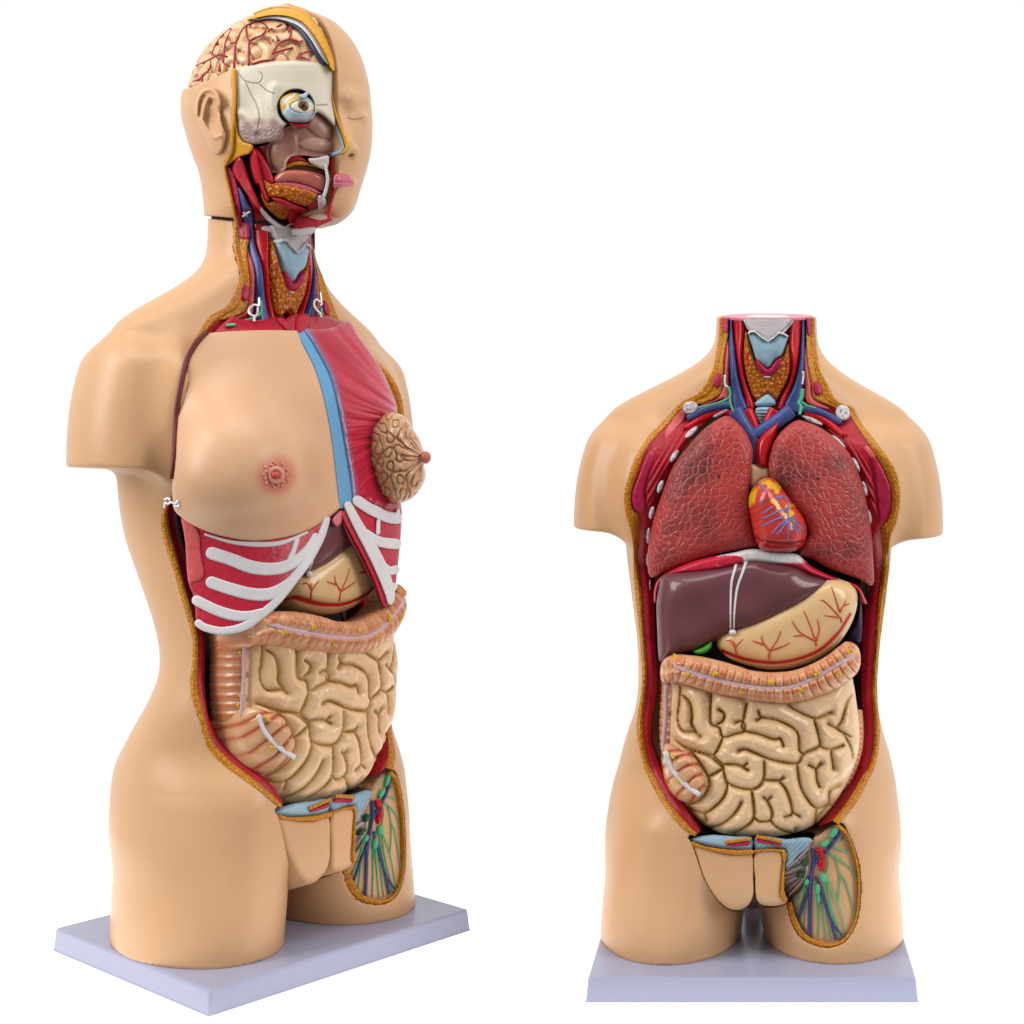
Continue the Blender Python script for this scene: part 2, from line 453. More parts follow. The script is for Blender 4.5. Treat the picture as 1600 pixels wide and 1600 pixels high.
MUS_R = A1((1130, 230), (1130, 560), (1100, 820), (1080, 1020), (1110, 1160))+A2((950, 165), (1030, 185), (1110, 240), (1190, 310), (1240, 400), (1285, 530), (1315, 660), (1330, 800), (1335, 900))+Z2((262, 300), (245, 440), (215, 560), (205, 800), (200, 1000), (205, 1150), (210, 1300), (195, 1450), (165, 1590))+[(1336, 1207), (1318, 1241), (1295, 1273), (1280, 1291)]
OUTL = spline(OUT_L, 5); OUTR = spline(OUT_R, 5)
OUTLINE = np.concatenate([[(OUTL[0, 0], 455)], OUTL, [(1104, 1338), (1240, 1338), (1262, 1312), (1290, 1302)], OUTR[::-1], [(OUTR[0, 0], 455)]])
RAST = Raster(OUTLINE)
NECK0, NECKS = 1082., .12       # sloping cut of the neck
def neck_top(P): return P[:, 2]-(NECK0+(P[:, 1]+45)*NECKS)
# recesses for the groin block and for the dissected thigh panel
PUBIC = A5((150, 225), (122, 320), (150, 420), (200, 560), (300, 740), (400, 845), (480, 870), (560, 845), (612, 785), (640, 770), (700, 828), (800, 838), (905, 806), (920, 760), (1120, 280), (1050, 215))
PANEL = A5((1335, 135), (1420, 230), (1500, 450), (1522, 650), (1512, 850), (1470, 1010), (1380, 1135), (1250, 1178), (1120, 1152), (1000, 1072), (930, 930), (900, 800), (875, 740), (880, 520), (1000, 400), (1110, 290))
RPUB = Raster(spline(PUBIC, 4, True)); RPAN = Raster(spline(PANEL, 4, True))
_oy = []
for oc in (OUT_L, OUT_R):
    q = resample(spline(oc, 4), 160); O, D, t = march(lambda P: body(P)+1., 'R', q); c = O+t[:, None]*D; o_ = np.argsort(c[:, 2])
    yy = np.convolve(np.pad(c[o_, 1], 5, mode='edge'), np.ones(11)/11, 'valid'); _oy.append((c[o_, 2], yy))
def shell(P):
    d = np.maximum(body(P), neck_top(P))
    Q = project('R', P); y = P[:, 1]
    cx, cy, a, b = sect(P[:, 2])
    yr = np.where(P[:, 0] < 12, np.interp(P[:, 2], *_oy[0]), np.interp(P[:, 2], *_oy[1]))
    bd = body(P)
    rq = RAST(Q)*1.07; cut = np.maximum(np.maximum(rq, y-np.minimum(cy+.45*b, yr+4-np.where(P[:, 2] < 268, 3.5, 1.3)*np.minimum(rq, 0))), np.where(y > yr+60, bd+9, -99))
    d = np.maximum(d, -cut)
    d = np.maximum(d, -np.maximum(RPUB(Q)*1.05, y+70))
    d = np.maximum(d, -np.maximum(np.maximum(RPAN(Q)*1.05, y+20), -(bd+9)))
    return d

# paints
SKIN = mat('skin_paint', (239, 188, 140), alb=.58, rough=.36, bump=.35, bscale=120, var=.045, vscale=11)
FAT = mat('fat_paint', (234, 158, 24), rough=.42, bump=1.3, bscale=420, kind='grain', var=.1, vscale=200, edge=(176, 102, 10), edget=.22)
MUSCLE = mat('muscle_paint', (190, 16, 42), rough=.42, bump=1.2, bscale=260, var=.2, vscale=150)
CAVITY = mat('cavity_shade_paint', (40, 14, 20), rough=.5)  # dark colour stands in for the shade deep between the organs
PAINT = mat('painted_plastic', attr=True, rough=.3)
PAINTG = mat('glossy_painted_plastic', attr=True, rough=.2, var=.06, vscale=60, coat=.2)
PAINTF = mat('fibrous_painted_plastic', attr=True, rough=.36, bump=1.2, bscale=230, var=.12, vscale=160)
FATY = mat('yellow_edge_paint', (238, 172, 38), rough=.36, bump=.8, bscale=330, kind='grain', var=.08, vscale=260)
GRAIN = mat('granular_gland_paint', (236, 154, 24), rough=.32, bump=4.5, bscale=290, kind='grain', var=.1, vscale=200, edge=(168, 60, 14), edget=.3)
WHITE = mat('white_paint', (236, 234, 236), rough=.35, bump=.5, bscale=200, var=.04)
BONE = mat('bone_paint', (226, 224, 226), rough=.4, rgb2=(150, 110, 140), vscale=420, th=(.5, .66), bump=1, bscale=300)
VEIN = mat('vein_blue_paint', (72, 88, 150), rough=.3, var=.12, vscale=120)
ARTERY = mat('artery_red_paint', (206, 6, 24), rough=.25, var=.1, vscale=120)
MAGENTA = mat('muscle_magenta_paint', (190, 24, 74), rough=.35, bump=1.4, bscale=330, var=.18, vscale=240)
SALMON = mat('muscle_salmon_paint', (222, 92, 92), rough=.35, bump=.8, bscale=200, var=.12, vscale=130)
PINK = mat('pink_paint', (232, 120, 140), rough=.3)
CYAN = mat('cartilage_blue_paint', (164, 200, 220), rough=.35, bump=.8, bscale=160, var=.08, vscale=90)
GREEN = mat('lymph_green_paint', (84, 196, 140), rough=.35, var=.12, vscale=150)
DGREEN = mat('dark_green_paint', (30, 92, 40), rough=.35)
STEEL = mat('steel_wire', (225, 228, 232), rough=.38, metal=1., alb=.9)
BASEM = mat('grey_lilac_plastic', (192, 196, 226), rough=.24, bump=.12, bscale=500, alb=.52)
BLACKM = mat('dark_gap', (16, 14, 16), rough=.7)

def empty(name, loc, rz=0):
    o = bpy.data.objects.new(name, None); COL.objects.link(o); o.empty_display_size = .05
    o.location = [c*S for c in loc]; o.rotation_euler = (0, 0, rz); return o
def tag(o, label=None, cat=None, group=None, kind=None):
    for k, v in (('label', label), ('category', cat), ('group', group), ('kind', kind)):
        if v: o[k] = v
    return o

# ------------------------------------------------------------------ setting: white studio table top with an added glow
bw = bpy.data.materials.new('white_top_added_glow'); bw.use_nodes = True
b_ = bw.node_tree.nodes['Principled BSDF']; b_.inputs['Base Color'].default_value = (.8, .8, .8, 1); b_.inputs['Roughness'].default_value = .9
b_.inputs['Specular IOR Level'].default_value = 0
b_.inputs['Emission Color'].default_value = (1, 1, 1, 1); b_.inputs['Emission Strength'].default_value = .9  # glow added to keep the surface white and wash out contact shadows
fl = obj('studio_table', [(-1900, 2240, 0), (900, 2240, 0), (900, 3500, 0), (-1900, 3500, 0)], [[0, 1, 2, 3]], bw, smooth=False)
tag(fl, 'plain white studio table top with added glow under both models', 'table top', kind='structure')

R = empty('anatomical_torso', LOC['R'])
tag(R, 'headless torso model facing straight forward with open chest showing lungs, heart and liver', 'anatomical model')
L = empty('anatomical_torso', LOC['L'], YAW)
tag(L, 'torso model with half dissected head and breast plate, turned sideways on its base', 'anatomical model')

# ------------------------------------------------------------------ base plate
def plate():
    w, d_, h = 257.5, 237.5, 38.
    prof = [(4, 0), (2.6, 3), (0, h-4), (-1.5, h-1), (-4, h)]
    M = Mesh(); rings = []
    for e, z in prof:
        r = 5; ring = []
        for cx, cy, a0 in ((1, 1, 0), (-1, 1, 90), (-1, -1, 180), (1, -1, 270)):
            for k in range(5):
                a = math.radians(a0+k*22.5); ring.append((cx*(w+e-r)+r*math.cos(a), cy*(d_+e-r)+r*math.sin(a), z))
        rings.append(ring)
    n = len(rings[0]); V = [p for r_ in rings for p in r_]
    Fc = [[i*n+k, i*n+(k+1) % n, (i+1)*n+(k+1) % n, (i+1)*n+k] for i in range(len(rings)-1) for k in range(n)]
    Fc += [list(range((len(rings)-1)*n, len(rings)*n)), list(range(n))[::-1]]
    o = obj('base_plate', V, Fc, BASEM, R, smooth=False)
    return o
plate()

# ------------------------------------------------------------------ skin shell and its cut rims
def sharpen(V, fa, fb, ra, rb, extra=None):
    """pull vertices beside a crease onto the curve where both surfaces meet"""
    a, b = fa(V), fb(V); m = (np.abs(a) < ra) & (np.abs(b) < rb)
    if extra is not None: m &= extra(V)
    P = V[m].copy(); e = .5
    for _ in range(5):
        f = np.stack([fa(P), fb(P)], 1)
        J = np.stack([np.stack([(g(P+e*np.eye(3)[k])-g(P-e*np.eye(3)[k]))/(2*e) for k in range(3)], 1) for g in (fa, fb)], 1)
        JJ = J@J.transpose(0, 2, 1)+1e-4*np.eye(2); s_ = np.linalg.solve(JJ, -f[..., None]); st = (J.transpose(0, 2, 1)@s_)[..., 0]
        n_ = np.linalg.norm(st, axis=1)[:, None]; P += st*np.minimum(1, 6/(n_+1e-9))
    V = V.copy(); good = np.linalg.norm(P-V[m], axis=1) < 16; idx = np.where(m)[0][good]; V[idx] = P[good]
    return V
V, Fc = nets(shell, (-345, -240, 36), (365, 290, 1128), 2.8)
V = sharpen(V, body, lambda P: RAST(project('R', P))*1.07, 4.5, 3.2, lambda P: (P[:, 2] > 262) & (P[:, 2] < 1000) & (P[:, 1] < 10+np.where(P[:, 0] < 12, np.interp(P[:, 2], *_oy[0]), np.interp(P[:, 2], *_oy[1]))))
sk_ = obj('skin_shell', V, Fc, SKIN, R); sk_.data.set_sharp_from_angle(angle=math.radians(48))

def at_depth(side, Q, y):
    O = ORG[side]; D = rays(side, Q); t = (y-O[1])/D[:, 1]
    return O+t[:, None]*D
bodyin = lambda off: (lambda P: body(P)+off)
for oc, fc, mc in ((OUT_L, FAT_L, MUS_L), (OUT_R, FAT_R, MUS_R)):
    n = 240
    o2, f2, m2 = [resample(spline(c, 5), n) for c in (oc, fc, mc)]; f2 = o2+(f2-o2)*.85
    inw = m2-o2; inw /= np.linalg.norm(inw, axis=1)[:, None]
    lowz = (o2[:, 1] > 600)
    for _ in range(8):          # keep the outline on the body where it grazes the silhouette
        march(bodyin(-.9), 'R', o2); bad = ~march.ok & lowz
        if not bad.any(): break
        w_ = np.convolve(np.pad(bad.astype(float), 6, mode='edge'), np.ones(13)/13, 'valid'); o2 = o2+inw*(1.2*np.minimum(1, 2*w_))[:, None]
    O, D, t = march(bodyin(-.9), 'R', o2); k0 = int(np.argmax(march.ok)); o2, f2, m2 = o2[k0:], f2[k0:], m2[k0:]; t = t[k0:]; D = D[k0:]; c0 = O+t[:, None]*D
    y0 = c0[:, 1]; y0 = np.convolve(np.pad(y0, 1, mode='edge'), np.ones(3)/3, 'valid')
    ysm = np.convolve(np.pad(y0, 6, mode='edge'), np.ones(13)/13, 'valid')
    tn = np.gradient(o2, axis=0); nn = np.stack([tn[:, 1], -tn[:, 0]], 1); nn /= np.linalg.norm(nn, axis=1)[:, None]; nn *= np.sign((nn*(o2-m2)).sum(1))[:, None]
    O, D, t = march(bodyin(-.7), 'R', o2+nn*1.5); dy = np.where(march.ok, np.clip((O+t[:, None]*D)[:, 1]-y0, -8, 9), 2); dy = np.convolve(np.pad(dy, 4, mode='edge'), np.ones(9)/9, 'valid'); lead = at_depth('R', o2+nn*1.3, y0+dy)
    c1 = at_depth('R', f2, ysm+3); c2 = at_depth('R', f2, ysm+4.5); c3 = at_depth('R', m2, ysm+11)
    back_ = c3.copy(); back_[:, 1] = sect(back_[:, 2])[1]+.26*sect(back_[:, 2])[3]
    for _ in range(40):
        bad = body(back_) > -12
        if not bad.any(): break
        back_[bad, 0] += (12-back_[bad, 0])*.04
    for c_ in (lead, c0, c1, c2, c3, back_): c_[:, 2] = np.minimum(c_[:, 2], NECK0+(np.minimum(c_[:, 1], 20)+45)*NECKS-.5)
    mid = .5*(c0+c1); mid[:, 1] -= 2.5
    obj('fat_rim', *strip_geo([lead, c0, mid, c1, c2+np.array([0, 14, 0])], 4), FAT, R)
    midm = .5*(c2+c3); midm[:, 1] -= 3
    obj('muscle_rim', *strip_geo([c2, midm, c3, back_], 4), MUSCLE, R)

# lining at the back of the cavity, painted dark as shade
cav = np.concatenate([resample(spline(MUS_L, 4), 60)+[6, 0], (resample(spline(MUS_R, 4), 60)-[6, 0])[::-1]])
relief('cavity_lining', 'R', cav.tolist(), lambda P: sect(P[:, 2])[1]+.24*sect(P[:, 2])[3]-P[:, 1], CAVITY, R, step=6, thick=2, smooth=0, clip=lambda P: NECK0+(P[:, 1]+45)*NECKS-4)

# ------------------------------------------------------------------ intestines
def ydome(edge, bulge, cx, wx, cz, wz, p=1.):
    def s(P):
        q = np.clip(1-((P[:, 0]-cx)/wx)**2-((P[:, 2]-cz)/wz)**2, 0, 1)
        return edge-bulge*q**p-P[:, 1]
    return s
GUT = ydome(-84, 92, 10, 205, 400, 330, .7)
GR = [A4(*g) for g in [
 [(320, 280), (312, 380), (303, 470), (330, 540), (400, 548), (440, 575)], [(330, 330), (375, 372), (388, 450), (385, 500), (420, 555)],
 [(500, 325), (498, 490), (550, 522), (570, 578), (640, 560), (700, 540), (690, 485), (640, 492)], [(548, 415), (580, 440), (570, 480), (535, 502)],
 [(710, 380), (692, 470), (690, 535), (790, 562), (870, 592), (912, 588), (930, 632)],
 [(780, 425), (800, 460), (900, 480), (1010, 545), (1022, 650), (1045, 678)], [(800, 460), (768, 478)],
 [(958, 385), (990, 412), (1110, 466), (1165, 452), (1212, 432)], [(1110, 466), (1135, 560), (1140, 632), (1045, 680), (1010, 735), (870, 715), (760, 672), (700, 650), (658, 662)],
 [(1140, 632), (1210, 652), (1282, 628)], [(1210, 652), (1227, 770)], [(1195, 498), (1240, 526), (1325, 575)], [(1240, 526), (1275, 480), (1305, 380), (1335, 330)],
 [(570, 578), (540, 650), (520, 690), (572, 742)], [(520, 690), (440, 668), (360, 645), (290, 600)], [(572, 742), (600, 850), (740, 890), (810, 832), (815, 722)], [(580, 740), (650, 742), (690, 757), (722, 775)], [(690, 757), (712, 735)],
 [(810, 832), (900, 836), (928, 818)], [(900, 836), (950, 900), (982, 1025), (935, 1052)], [(982, 1025), (1024, 1048)],
 [(1010, 735), (1025, 850), (1060, 930), (1125, 1000), (1198, 972), (1203, 902), (1262, 872)], [(1080, 745), (1120, 770), (1127, 830), (1142, 872)], [(1120, 770), (1152, 735)],
 [(740, 890), (755, 1050), (690, 1120), (640, 1150)], [(600, 850), (572, 940), (462, 1030), (375, 1000)], [(462, 1030), (474, 1075)], [(682, 962), (640, 1030), (570, 1090), (490, 1122)],
 [(755, 1055), (790, 1080), (850, 1070), (862, 1020), (832, 955), (812, 938)], [(832, 955), (855, 935)], [(850, 1070), (900, 1120), (985, 1152), (1005, 1118)], [(1125, 1000), (1120, 1095)],
 [(380, 662), (470, 682), (532, 722), (572, 770), (592, 850)], [(560, 772), (510, 800), (478, 812)], [(390, 670), (465, 780), (490, 850), (472, 905), (430, 952), (370, 980)],
 [(1290, 560), (1330, 640), (1345, 700)], [(1200, 980), (1170, 1010), (1130, 1060)]]]
GUTPOLY = A4((250, 215), (420, 260), (680, 310), (860, 330), (1040, 320), (1200, 270), (1320, 200), (1350, 270), (1364, 360), (1382, 500), (1385, 620), (1350, 760), (1290, 885), (1205, 1010), (1120, 1095), (1000, 1148), (850, 1172), (700, 1168), (560, 1150), (450, 1092), (355, 1000), (295, 930), (258, 800), (248, 640), (256, 400), (262, 280))
GUTB = Pillow(GUTPOLY, 32, 26, 8)
def gut_h(d, Q):
    g = line_dist(Q, GR)
    w = 1+.12*np.sin(Q[:, 0]*.31+np.sin(Q[:, 1]*.2)*2)*np.sin(Q[:, 1]*.27)
    return GUTB(d, Q)+19*ramp(g, 21*w)-19
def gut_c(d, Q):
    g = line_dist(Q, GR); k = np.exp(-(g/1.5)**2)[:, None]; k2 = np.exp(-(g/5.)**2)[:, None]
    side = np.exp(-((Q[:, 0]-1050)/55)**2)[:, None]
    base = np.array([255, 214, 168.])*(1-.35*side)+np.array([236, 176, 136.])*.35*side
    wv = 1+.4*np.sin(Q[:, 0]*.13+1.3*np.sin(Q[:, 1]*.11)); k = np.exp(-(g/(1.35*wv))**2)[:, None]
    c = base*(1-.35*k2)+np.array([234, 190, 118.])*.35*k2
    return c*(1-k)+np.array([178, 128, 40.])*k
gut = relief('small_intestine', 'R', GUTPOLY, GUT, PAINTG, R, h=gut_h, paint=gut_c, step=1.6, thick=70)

def band(center, nseg):
    """position along and across a picture centre line"""
    C = spline(center, 8); L_ = np.r_[0, np.cumsum(np.linalg.norm(np.diff(C, axis=0), axis=1))]
    def f(Q):
        dd = ((Q[:, None]-C[None])**2).sum(2); i = dd.argmin(1)
        T = np.gradient(C, axis=0); T /= np.linalg.norm(T, axis=1)[:, None]
        r = Q-C[i]; s = L_[i]+(r*T[i]).sum(1); v = r[:, 0]*-T[i, 1]+r[:, 1]*T[i, 0]
        return s/L_[-1]*nseg, v
    return f
COLON_C = A4((225, 180), (300, 170), (400, 195), (520, 225), (640, 255), (780, 278), (860, 282), (960, 278), (1060, 250), (1160, 205), (1260, 145), (1340, 85))
cb = band(COLON_C, 23)
def haustra(s, v):
    ph = (s+.10*np.sin(v*.12)) % 1.0
    return ramp(np.minimum(ph, 1-ph)*2, .62), ph
def colon_h(d, Q):
    s, v = cb(Q); h, ph = haustra(s, v); t = np.exp(-(v/4.5)**2)
    return 30*ramp(d, 26)+10*h*(1-.8*t)-6
def colon_c(d, Q):
    s, v = cb(Q); h, ph = haustra(s, v)
    e = np.abs(ph-.5)*2; k = np.clip((1-e)*1.5, 0, 1)[:, None]*np.clip(np.abs(v)/9, 0, 1)[:, None]*np.clip(1.35-np.abs(v)/26, 0.15, 1)[:, None]
    rnd = (.75+.25*np.sin(np.floor(s)*2.3))[:, None]
    k = k*.86
    return np.array([246, 192, 146.])*(1-k*rnd)+np.array([206, 92, 46.])*k*rnd
COLPOLY = A4((200, 150), (230, 105), (290, 86), (370, 90), (450, 100), (560, 125), (660, 155), (740, 180), (860, 192), (980, 182), (1080, 150), (1180, 98), (1260, 38), (1310, 8), (1362, 28), (1388, 80), (1386, 160), (1350, 218), (1250, 290), (1150, 332), (1050, 362), (940, 378), (860, 374), (760, 362), (680, 347), (580, 330), (500, 312), (420, 288), (340, 264), (262, 250), (222, 262), (198, 230))
COLS = ydome(-104, 92, 10, 205, 500, 330, .7)
COLP = spline(COLPOLY, 5, True)
colon = relief('large_intestine', 'R', COLPOLY, COLS, PAINTG, R, h=colon_h, paint=colon_c, step=1.4, thick=60)
TAEN = mat('taenia_paint', (226, 190, 200), rough=.35, var=.05, vscale=200)
tubes('taenia_band', 'R', [A4((240, 122), (350, 180), (480, 222), (620, 260), (780, 286), (860, 292), (960, 286), (1060, 252), (1160, 202), (1260, 142), (1362, 95))], COLS, TAEN, colon, r=4.4, lift=lambda Q: 30*ramp(np.maximum(-poly_sd(Q, COLP), 0), 26)-3, taper=.9, n=6, flat=.5)
YEL = mat('yellow_fat_tag_paint', (232, 186, 30), rough=.35)
M = Mesh()
for (x, y) in A4((290, 100), (355, 205), (525, 205), (680, 305), (855, 255), (1030, 300), (1130, 200), (1255, 200), (1325, 65)):
    for k in range(3):
        q_ = np.array([(x+(k-1)*2.3, y+RNG.uniform(-2.5, 2.5))]); p = on_surf('R', q_, COLS, 30*ramp(np.maximum(-poly_sd(q_, COLP), 0), 26)[0]+2)[0]
        M.add(*ellipsoid_geo(p, (2.6, 3, 3.4), 6))
M.build('fat_tag', YEL, colon)
# ascending colon at the right flank
def colon_tube(px, ys, rad, nh, name, flat=1.):
    C = spline(px, 10); C = resample(C, nh*12); y = np.interp(np.linspace(0, 1, len(C)), np.linspace(0, 1, len(ys)), ys)
    P = at_depth('R', C, y); ph = np.linspace(0, nh, len(C)) % 1
    r = np.interp(np.linspace(0, 1, len(C)), np.linspace(0, 1, len(rad)), rad)*(.86+.16*ramp(np.minimum(ph, 1-ph)*2, .7))
    V, Fc = tube_geo(P, r, 24, flat=flat, up=(0, -1, 0))
    k = np.clip(1.4-np.abs(ph-.5)*4, 0, 1)*.75
    c = np.array([236, 178, 136.])[None]*(1-k[:, None])+np.array([208, 112, 66.])[None]*k[:, None]
    cc = np.concatenate([np.repeat(c, 24, 0), c[:1], c[-1:]])
    return obj(name, V, Fc, PAINTG, R, cc)
asc = colon_tube([(1052, 1046), (1053, 1080), (1051, 1110), (1051, 1140), (1052, 1170), (1060, 1205)], [-80, -88, -90, -92, -94, -90], [20, 21, 21, 22, 21, 18], 13, 'large_intestine', 2.1)
tubes('taenia_band', 'R', [A4((240, 255), (232, 330), (232, 450), (222, 560), (216, 655))], lambda P: -147-P[:, 1], TAEN, asc, r=4., taper=.95, flat=.6)
M = Mesh()
for (x, y) in A4((216, 322), (240, 430), (205, 590), (218, 545)):
    for k in range(3): M.add(*ellipsoid_geo(at_depth('R', np.array([(x+k*1.5, y+k*1.6)]), -143)[0], (2.4, 3, 3), 6))
M.build('fat_tag', YEL, asc)
colon_tube(A4((1358, 420), (1368, 520), (1368, 620), (1345, 720), (1300, 830), (1270, 880)), [-72, -80, -84, -88, -90, -90], [12, 11, 10, 10, 10, 9], 16, 'large_intestine')
# caecum
CAE = A4((236, 612), (330, 640), (392, 672), (452, 765), (482, 850), (464, 920), (402, 962), (340, 968), (280, 932), (230, 850), (206, 745), (204, 665))
CG = [A4(*g) for g in [[(205, 690), (260, 660), (330, 655)], [(215, 755), (270, 715), (350, 680), (400, 690)], [(240, 845), (290, 790), (370, 745), (440, 740)], [(290, 930), (340, 875), (400, 815), (475, 790)], [(380, 962), (420, 900), (480, 850)]]]
def cae_h(d, Q): return 46*ramp(d, 26)+7*ramp(line_dist(Q, CG), 8)-6
def cae_c(d, Q):
    k = np.exp(-(line_dist(Q, CG)/2.6)**2)[:, None]; k2 = np.exp(-(line_dist(Q, CG)/8.)**2)[:, None]*.4
    c = np.array([236, 188, 142.])*(1-k2)+np.array([222, 140, 96.])*k2
    return c*(1-k)+np.array([196, 92, 50.])*k
CAES = ydome(-90, 90, 10, 205, 400, 330, .7)
cae = relief('caecum', 'R', CAE, CAES, PAINTG, R, h=cae_h, paint=cae_c, step=1.3, thick=70)
tubes('taenia_band', 'R', [A4((226, 662), (260, 750), (330, 842), (432, 922))], CAES, WHITE, cae, r=4.4, lift=45, taper=.9, flat=.5)
M = Mesh()
for (x, y) in A4((268, 695), (296, 842)):
    for k in range(4): M.add(*ellipsoid_geo(on_surf('R', [(x+RNG.uniform(-3, 3), y+RNG.uniform(-2, 2))], CAES, 48)[0], (2.4, 3, 3), 6))
M.build('fat_tag', YEL, cae)

# ------------------------------------------------------------------ stomach, liver and what lies round them
STOS = ydome(-78, 70, 20, 215, 560, 260, .7)
STO = A3((1180, 320), (1300, 335), (1352, 370), (1372, 440), (1352, 545), (1300, 652), (1230, 735), (1130, 803), (1000, 848), (860, 864), (740, 843), (620, 802), (558, 752), (534, 700), (580, 630), (800, 540), (1000, 440))
CURV = A3((568, 752), (700, 800), (860, 822), (1000, 804), (1140, 750), (1246, 654), (1326, 530))
def sto_c(d, Q):
    g = line_dist(Q, [CURV])[:, None]; c = np.array([246, 204, 148.])
    k = np.exp(-(g/2.7)**4); w = np.exp(-((g-5)/2.5)**2)
    c = c*(1-w)+np.array([232, 206, 150.])*w
    return c*(1-k)+np.array([206, 14, 24.])*k
STOB = Pillow(STO, 28, 26, 7)
sto = relief('stomach', 'R', STO, STOS, PAINTG, R, h=lambda d, Q: STOB(d, Q)-5*np.exp(-(line_dist(Q, [CURV])/2.5)**2), paint=sto_c, step=1.6, thick=60)
TREE = [A3(*g) for g in [[(655, 775), (645, 730), (690, 680)], [(645, 730), (615, 690), (590, 690)], [(645, 730), (635, 690)], [(845, 800), (850, 750), (890, 690), (915, 630)], [(850, 750), (810, 700), (800, 660)], [(810, 710), (745, 690)], [(860, 745), (930, 720), (970, 700)],
  [(1125, 720), (1120, 690), (1085, 590), (1050, 510)], [(1120, 690), (1030, 640), (980, 570)], [(1045, 655), (990, 662)], [(1125, 690), (1142, 620), (1130, 560)], [(1275, 580), (1265, 550), (1180, 460), (1150, 450)], [(1265, 550), (1170, 540)], [(1262, 510), (1240, 440), (1215, 370)], [(1265, 520), (1302, 450)], [(1290, 480), (1320, 470)]]]
def thick_tree(surf_poly, surf, hfun, lines, r, m, parent, name, side='R'):
    Pp = spline(surf_poly, 5, True); M = Mesh()
    for l in lines:
        Q = spline(l, 5); d = np.maximum(-poly_sd(Q, Pp), 0); O, D, t = march(surf, side, Q)
        P = O+(t-hfun(d, Q)+.3)[:, None]*D
        M.add(*tube_geo(P, np.linspace(r, r*.5, len(P)), 6))
    return M.build(name, m, parent)
SV = mat('stomach_vessel_paint', (214, 96, 56), rough=.35)
thick_tree(STO, STOS, STOB, TREE, 2.1, SV, sto, 'blood_vessel')
LIV = A3((175, 470), (192, 340), (232, 292), (400, 268), (600, 238), (740, 200), (850, 213), (1000, 238), (1080, 288), (1212, 335), (1150, 420), (1000, 522), (850, 602), (700, 640), (620, 655), (520, 694), (430, 742), (330, 764), (210, 812), (186, 780), (178, 600))
LIVS = ydome(-84, 66, 0, 230, 600, 260, .7)
LIVB = Pillow(LIV, 28, 34, 10)
liv_h = lambda d, Q: LIVB(d, Q)+3*np.sin(Q[:, 0]*.045)*np.sin(Q[:, 1]*.06)
LIVM = mat('liver_paint', (116, 66, 74), rough=.27, bump=.5, bscale=60, var=.1, vscale=25, coat=.25)
liv = relief('liver', 'R', LIV, LIVS, LIVM, R, h=liv_h, step=2, thick=60)
thick_tree(LIV, LIVS, liv_h, [A3((652, 226), (640, 270), (622, 340), (616, 450), (615, 625)), A3((712, 212), (685, 290), (655, 380), (640, 500), (634, 625))], 2.8, WHITE, liv, 'ligament')
p = on_surf('R', A3((627, 640)), LIVS, 22)[0]
obj('ligament', *ellipsoid_geo(p, (6, 6, 5), 8), WHITE, liv)
relief('gallbladder', 'R', A3((395, 752), (440, 730), (500, 690), (506, 715), (490, 745), (450, 768), (415, 768)), ydome(-128, 20, -80, 60, 530, 60), mat('gallbladder_paint', (84, 196, 70), rough=.2), R, h=lambda d, Q: 16*ramp(d, 9), step=1.2)
relief('spleen', 'R', A3((1375, 420), (1398, 500), (1396, 690), (1350, 700), (1300, 665), (1345, 590), (1372, 500)), ydome(-20, 20, 180, 60, 560, 90), mat('spleen_paint', (62, 40, 66), rough=.25), R, h=lambda d, Q: 12*ramp(d, 9), step=1.5)
DIA = A3((160, 460), (164, 370), (205, 305), (330, 240), (450, 200), (560, 178), (640, 163), (740, 143), (880, 158), (1000, 172), (1045, 200), (1095, 245), (1180, 290), (1290, 333), (1372, 362), (1412, 430), (1428, 470), (1400, 462), (1368, 392), (1300, 352), (1200, 332), (1100, 305), (1000, 262), (860, 236), (750, 226), (650, 246), (500, 280), (350, 296), (250, 300), (205, 335), (184, 400), (176, 455))
def dia_c(d, Q):
    x = (Q[:, 0]-980)*3.80952; y = (Q[:, 1]-820)*3.80952
    w = (np.clip((x-520)/40, 0, 1)*np.clip((1075-x)/40, 0, 1)*np.clip((236-.18*(x-640)*(x < 690)-y+.0*x)/14, 0, 1))
    lobe = ((x-600)/95)**2+((y-212-.06*(600-x))/30)**2 < 1
    w = np.where(lobe, 0, w)[:, None]
    return np.array([214, 34, 66.])*(1-w)+np.array([236, 232, 232.])*w
relief('diaphragm', 'R', DIA, ydome(-50, 92, 5, 235, 640, 300, .7), PAINTF, R, h=lambda d, Q: 20*ramp(d, 8), paint=dia_c, step=1.3, thick=60)

# ------------------------------------------------------------------ lungs, heart and great vessels
LUM = mat('lung_paint', (192, 62, 60), rough=.36, bump=.75, bscale=175, kind='cells', rgb2=(70, 42, 46), vscale=24, th=(.5, .74), edge=(188, 84, 80), edget=.07)
LU1 = A2((590, 165), (650, 208), (700, 280), (722, 360), (706, 480), (700, 600), (715, 700), (732, 800), (738, 842), (650, 862), (560, 880), (450, 910), (350, 945), (270, 975), (186, 1004), (188, 880), (215, 720), (268, 560), (320, 430), (380, 330), (450, 250), (520, 195))
LU2 = A2((940, 192), (1000, 198), (1080, 232), (1150, 296), (1212, 368), (1262, 480), (1300, 620), (1322, 760), (1332, 900), (1332, 1046), (1250, 1012), (1120, 960), (1030, 910), (962, 882), (985, 830), (1012, 780), (985, 700), (930, 640), (880, 560), (820, 500), (803, 430), (818, 340), (858, 260))
LUS = ydome(-60, 78, 12, 225, 720, 330, .7)
LU1 = [(x-(4.5 if x < 1092-.62*(y-640)*.5 and y > 660 else 0), y) for x, y in LU1]; LU2 = [(x+(4.5 if x > 1300+.3*(y-660)*.3 and y > 660 else 0), y) for x, y in LU2]
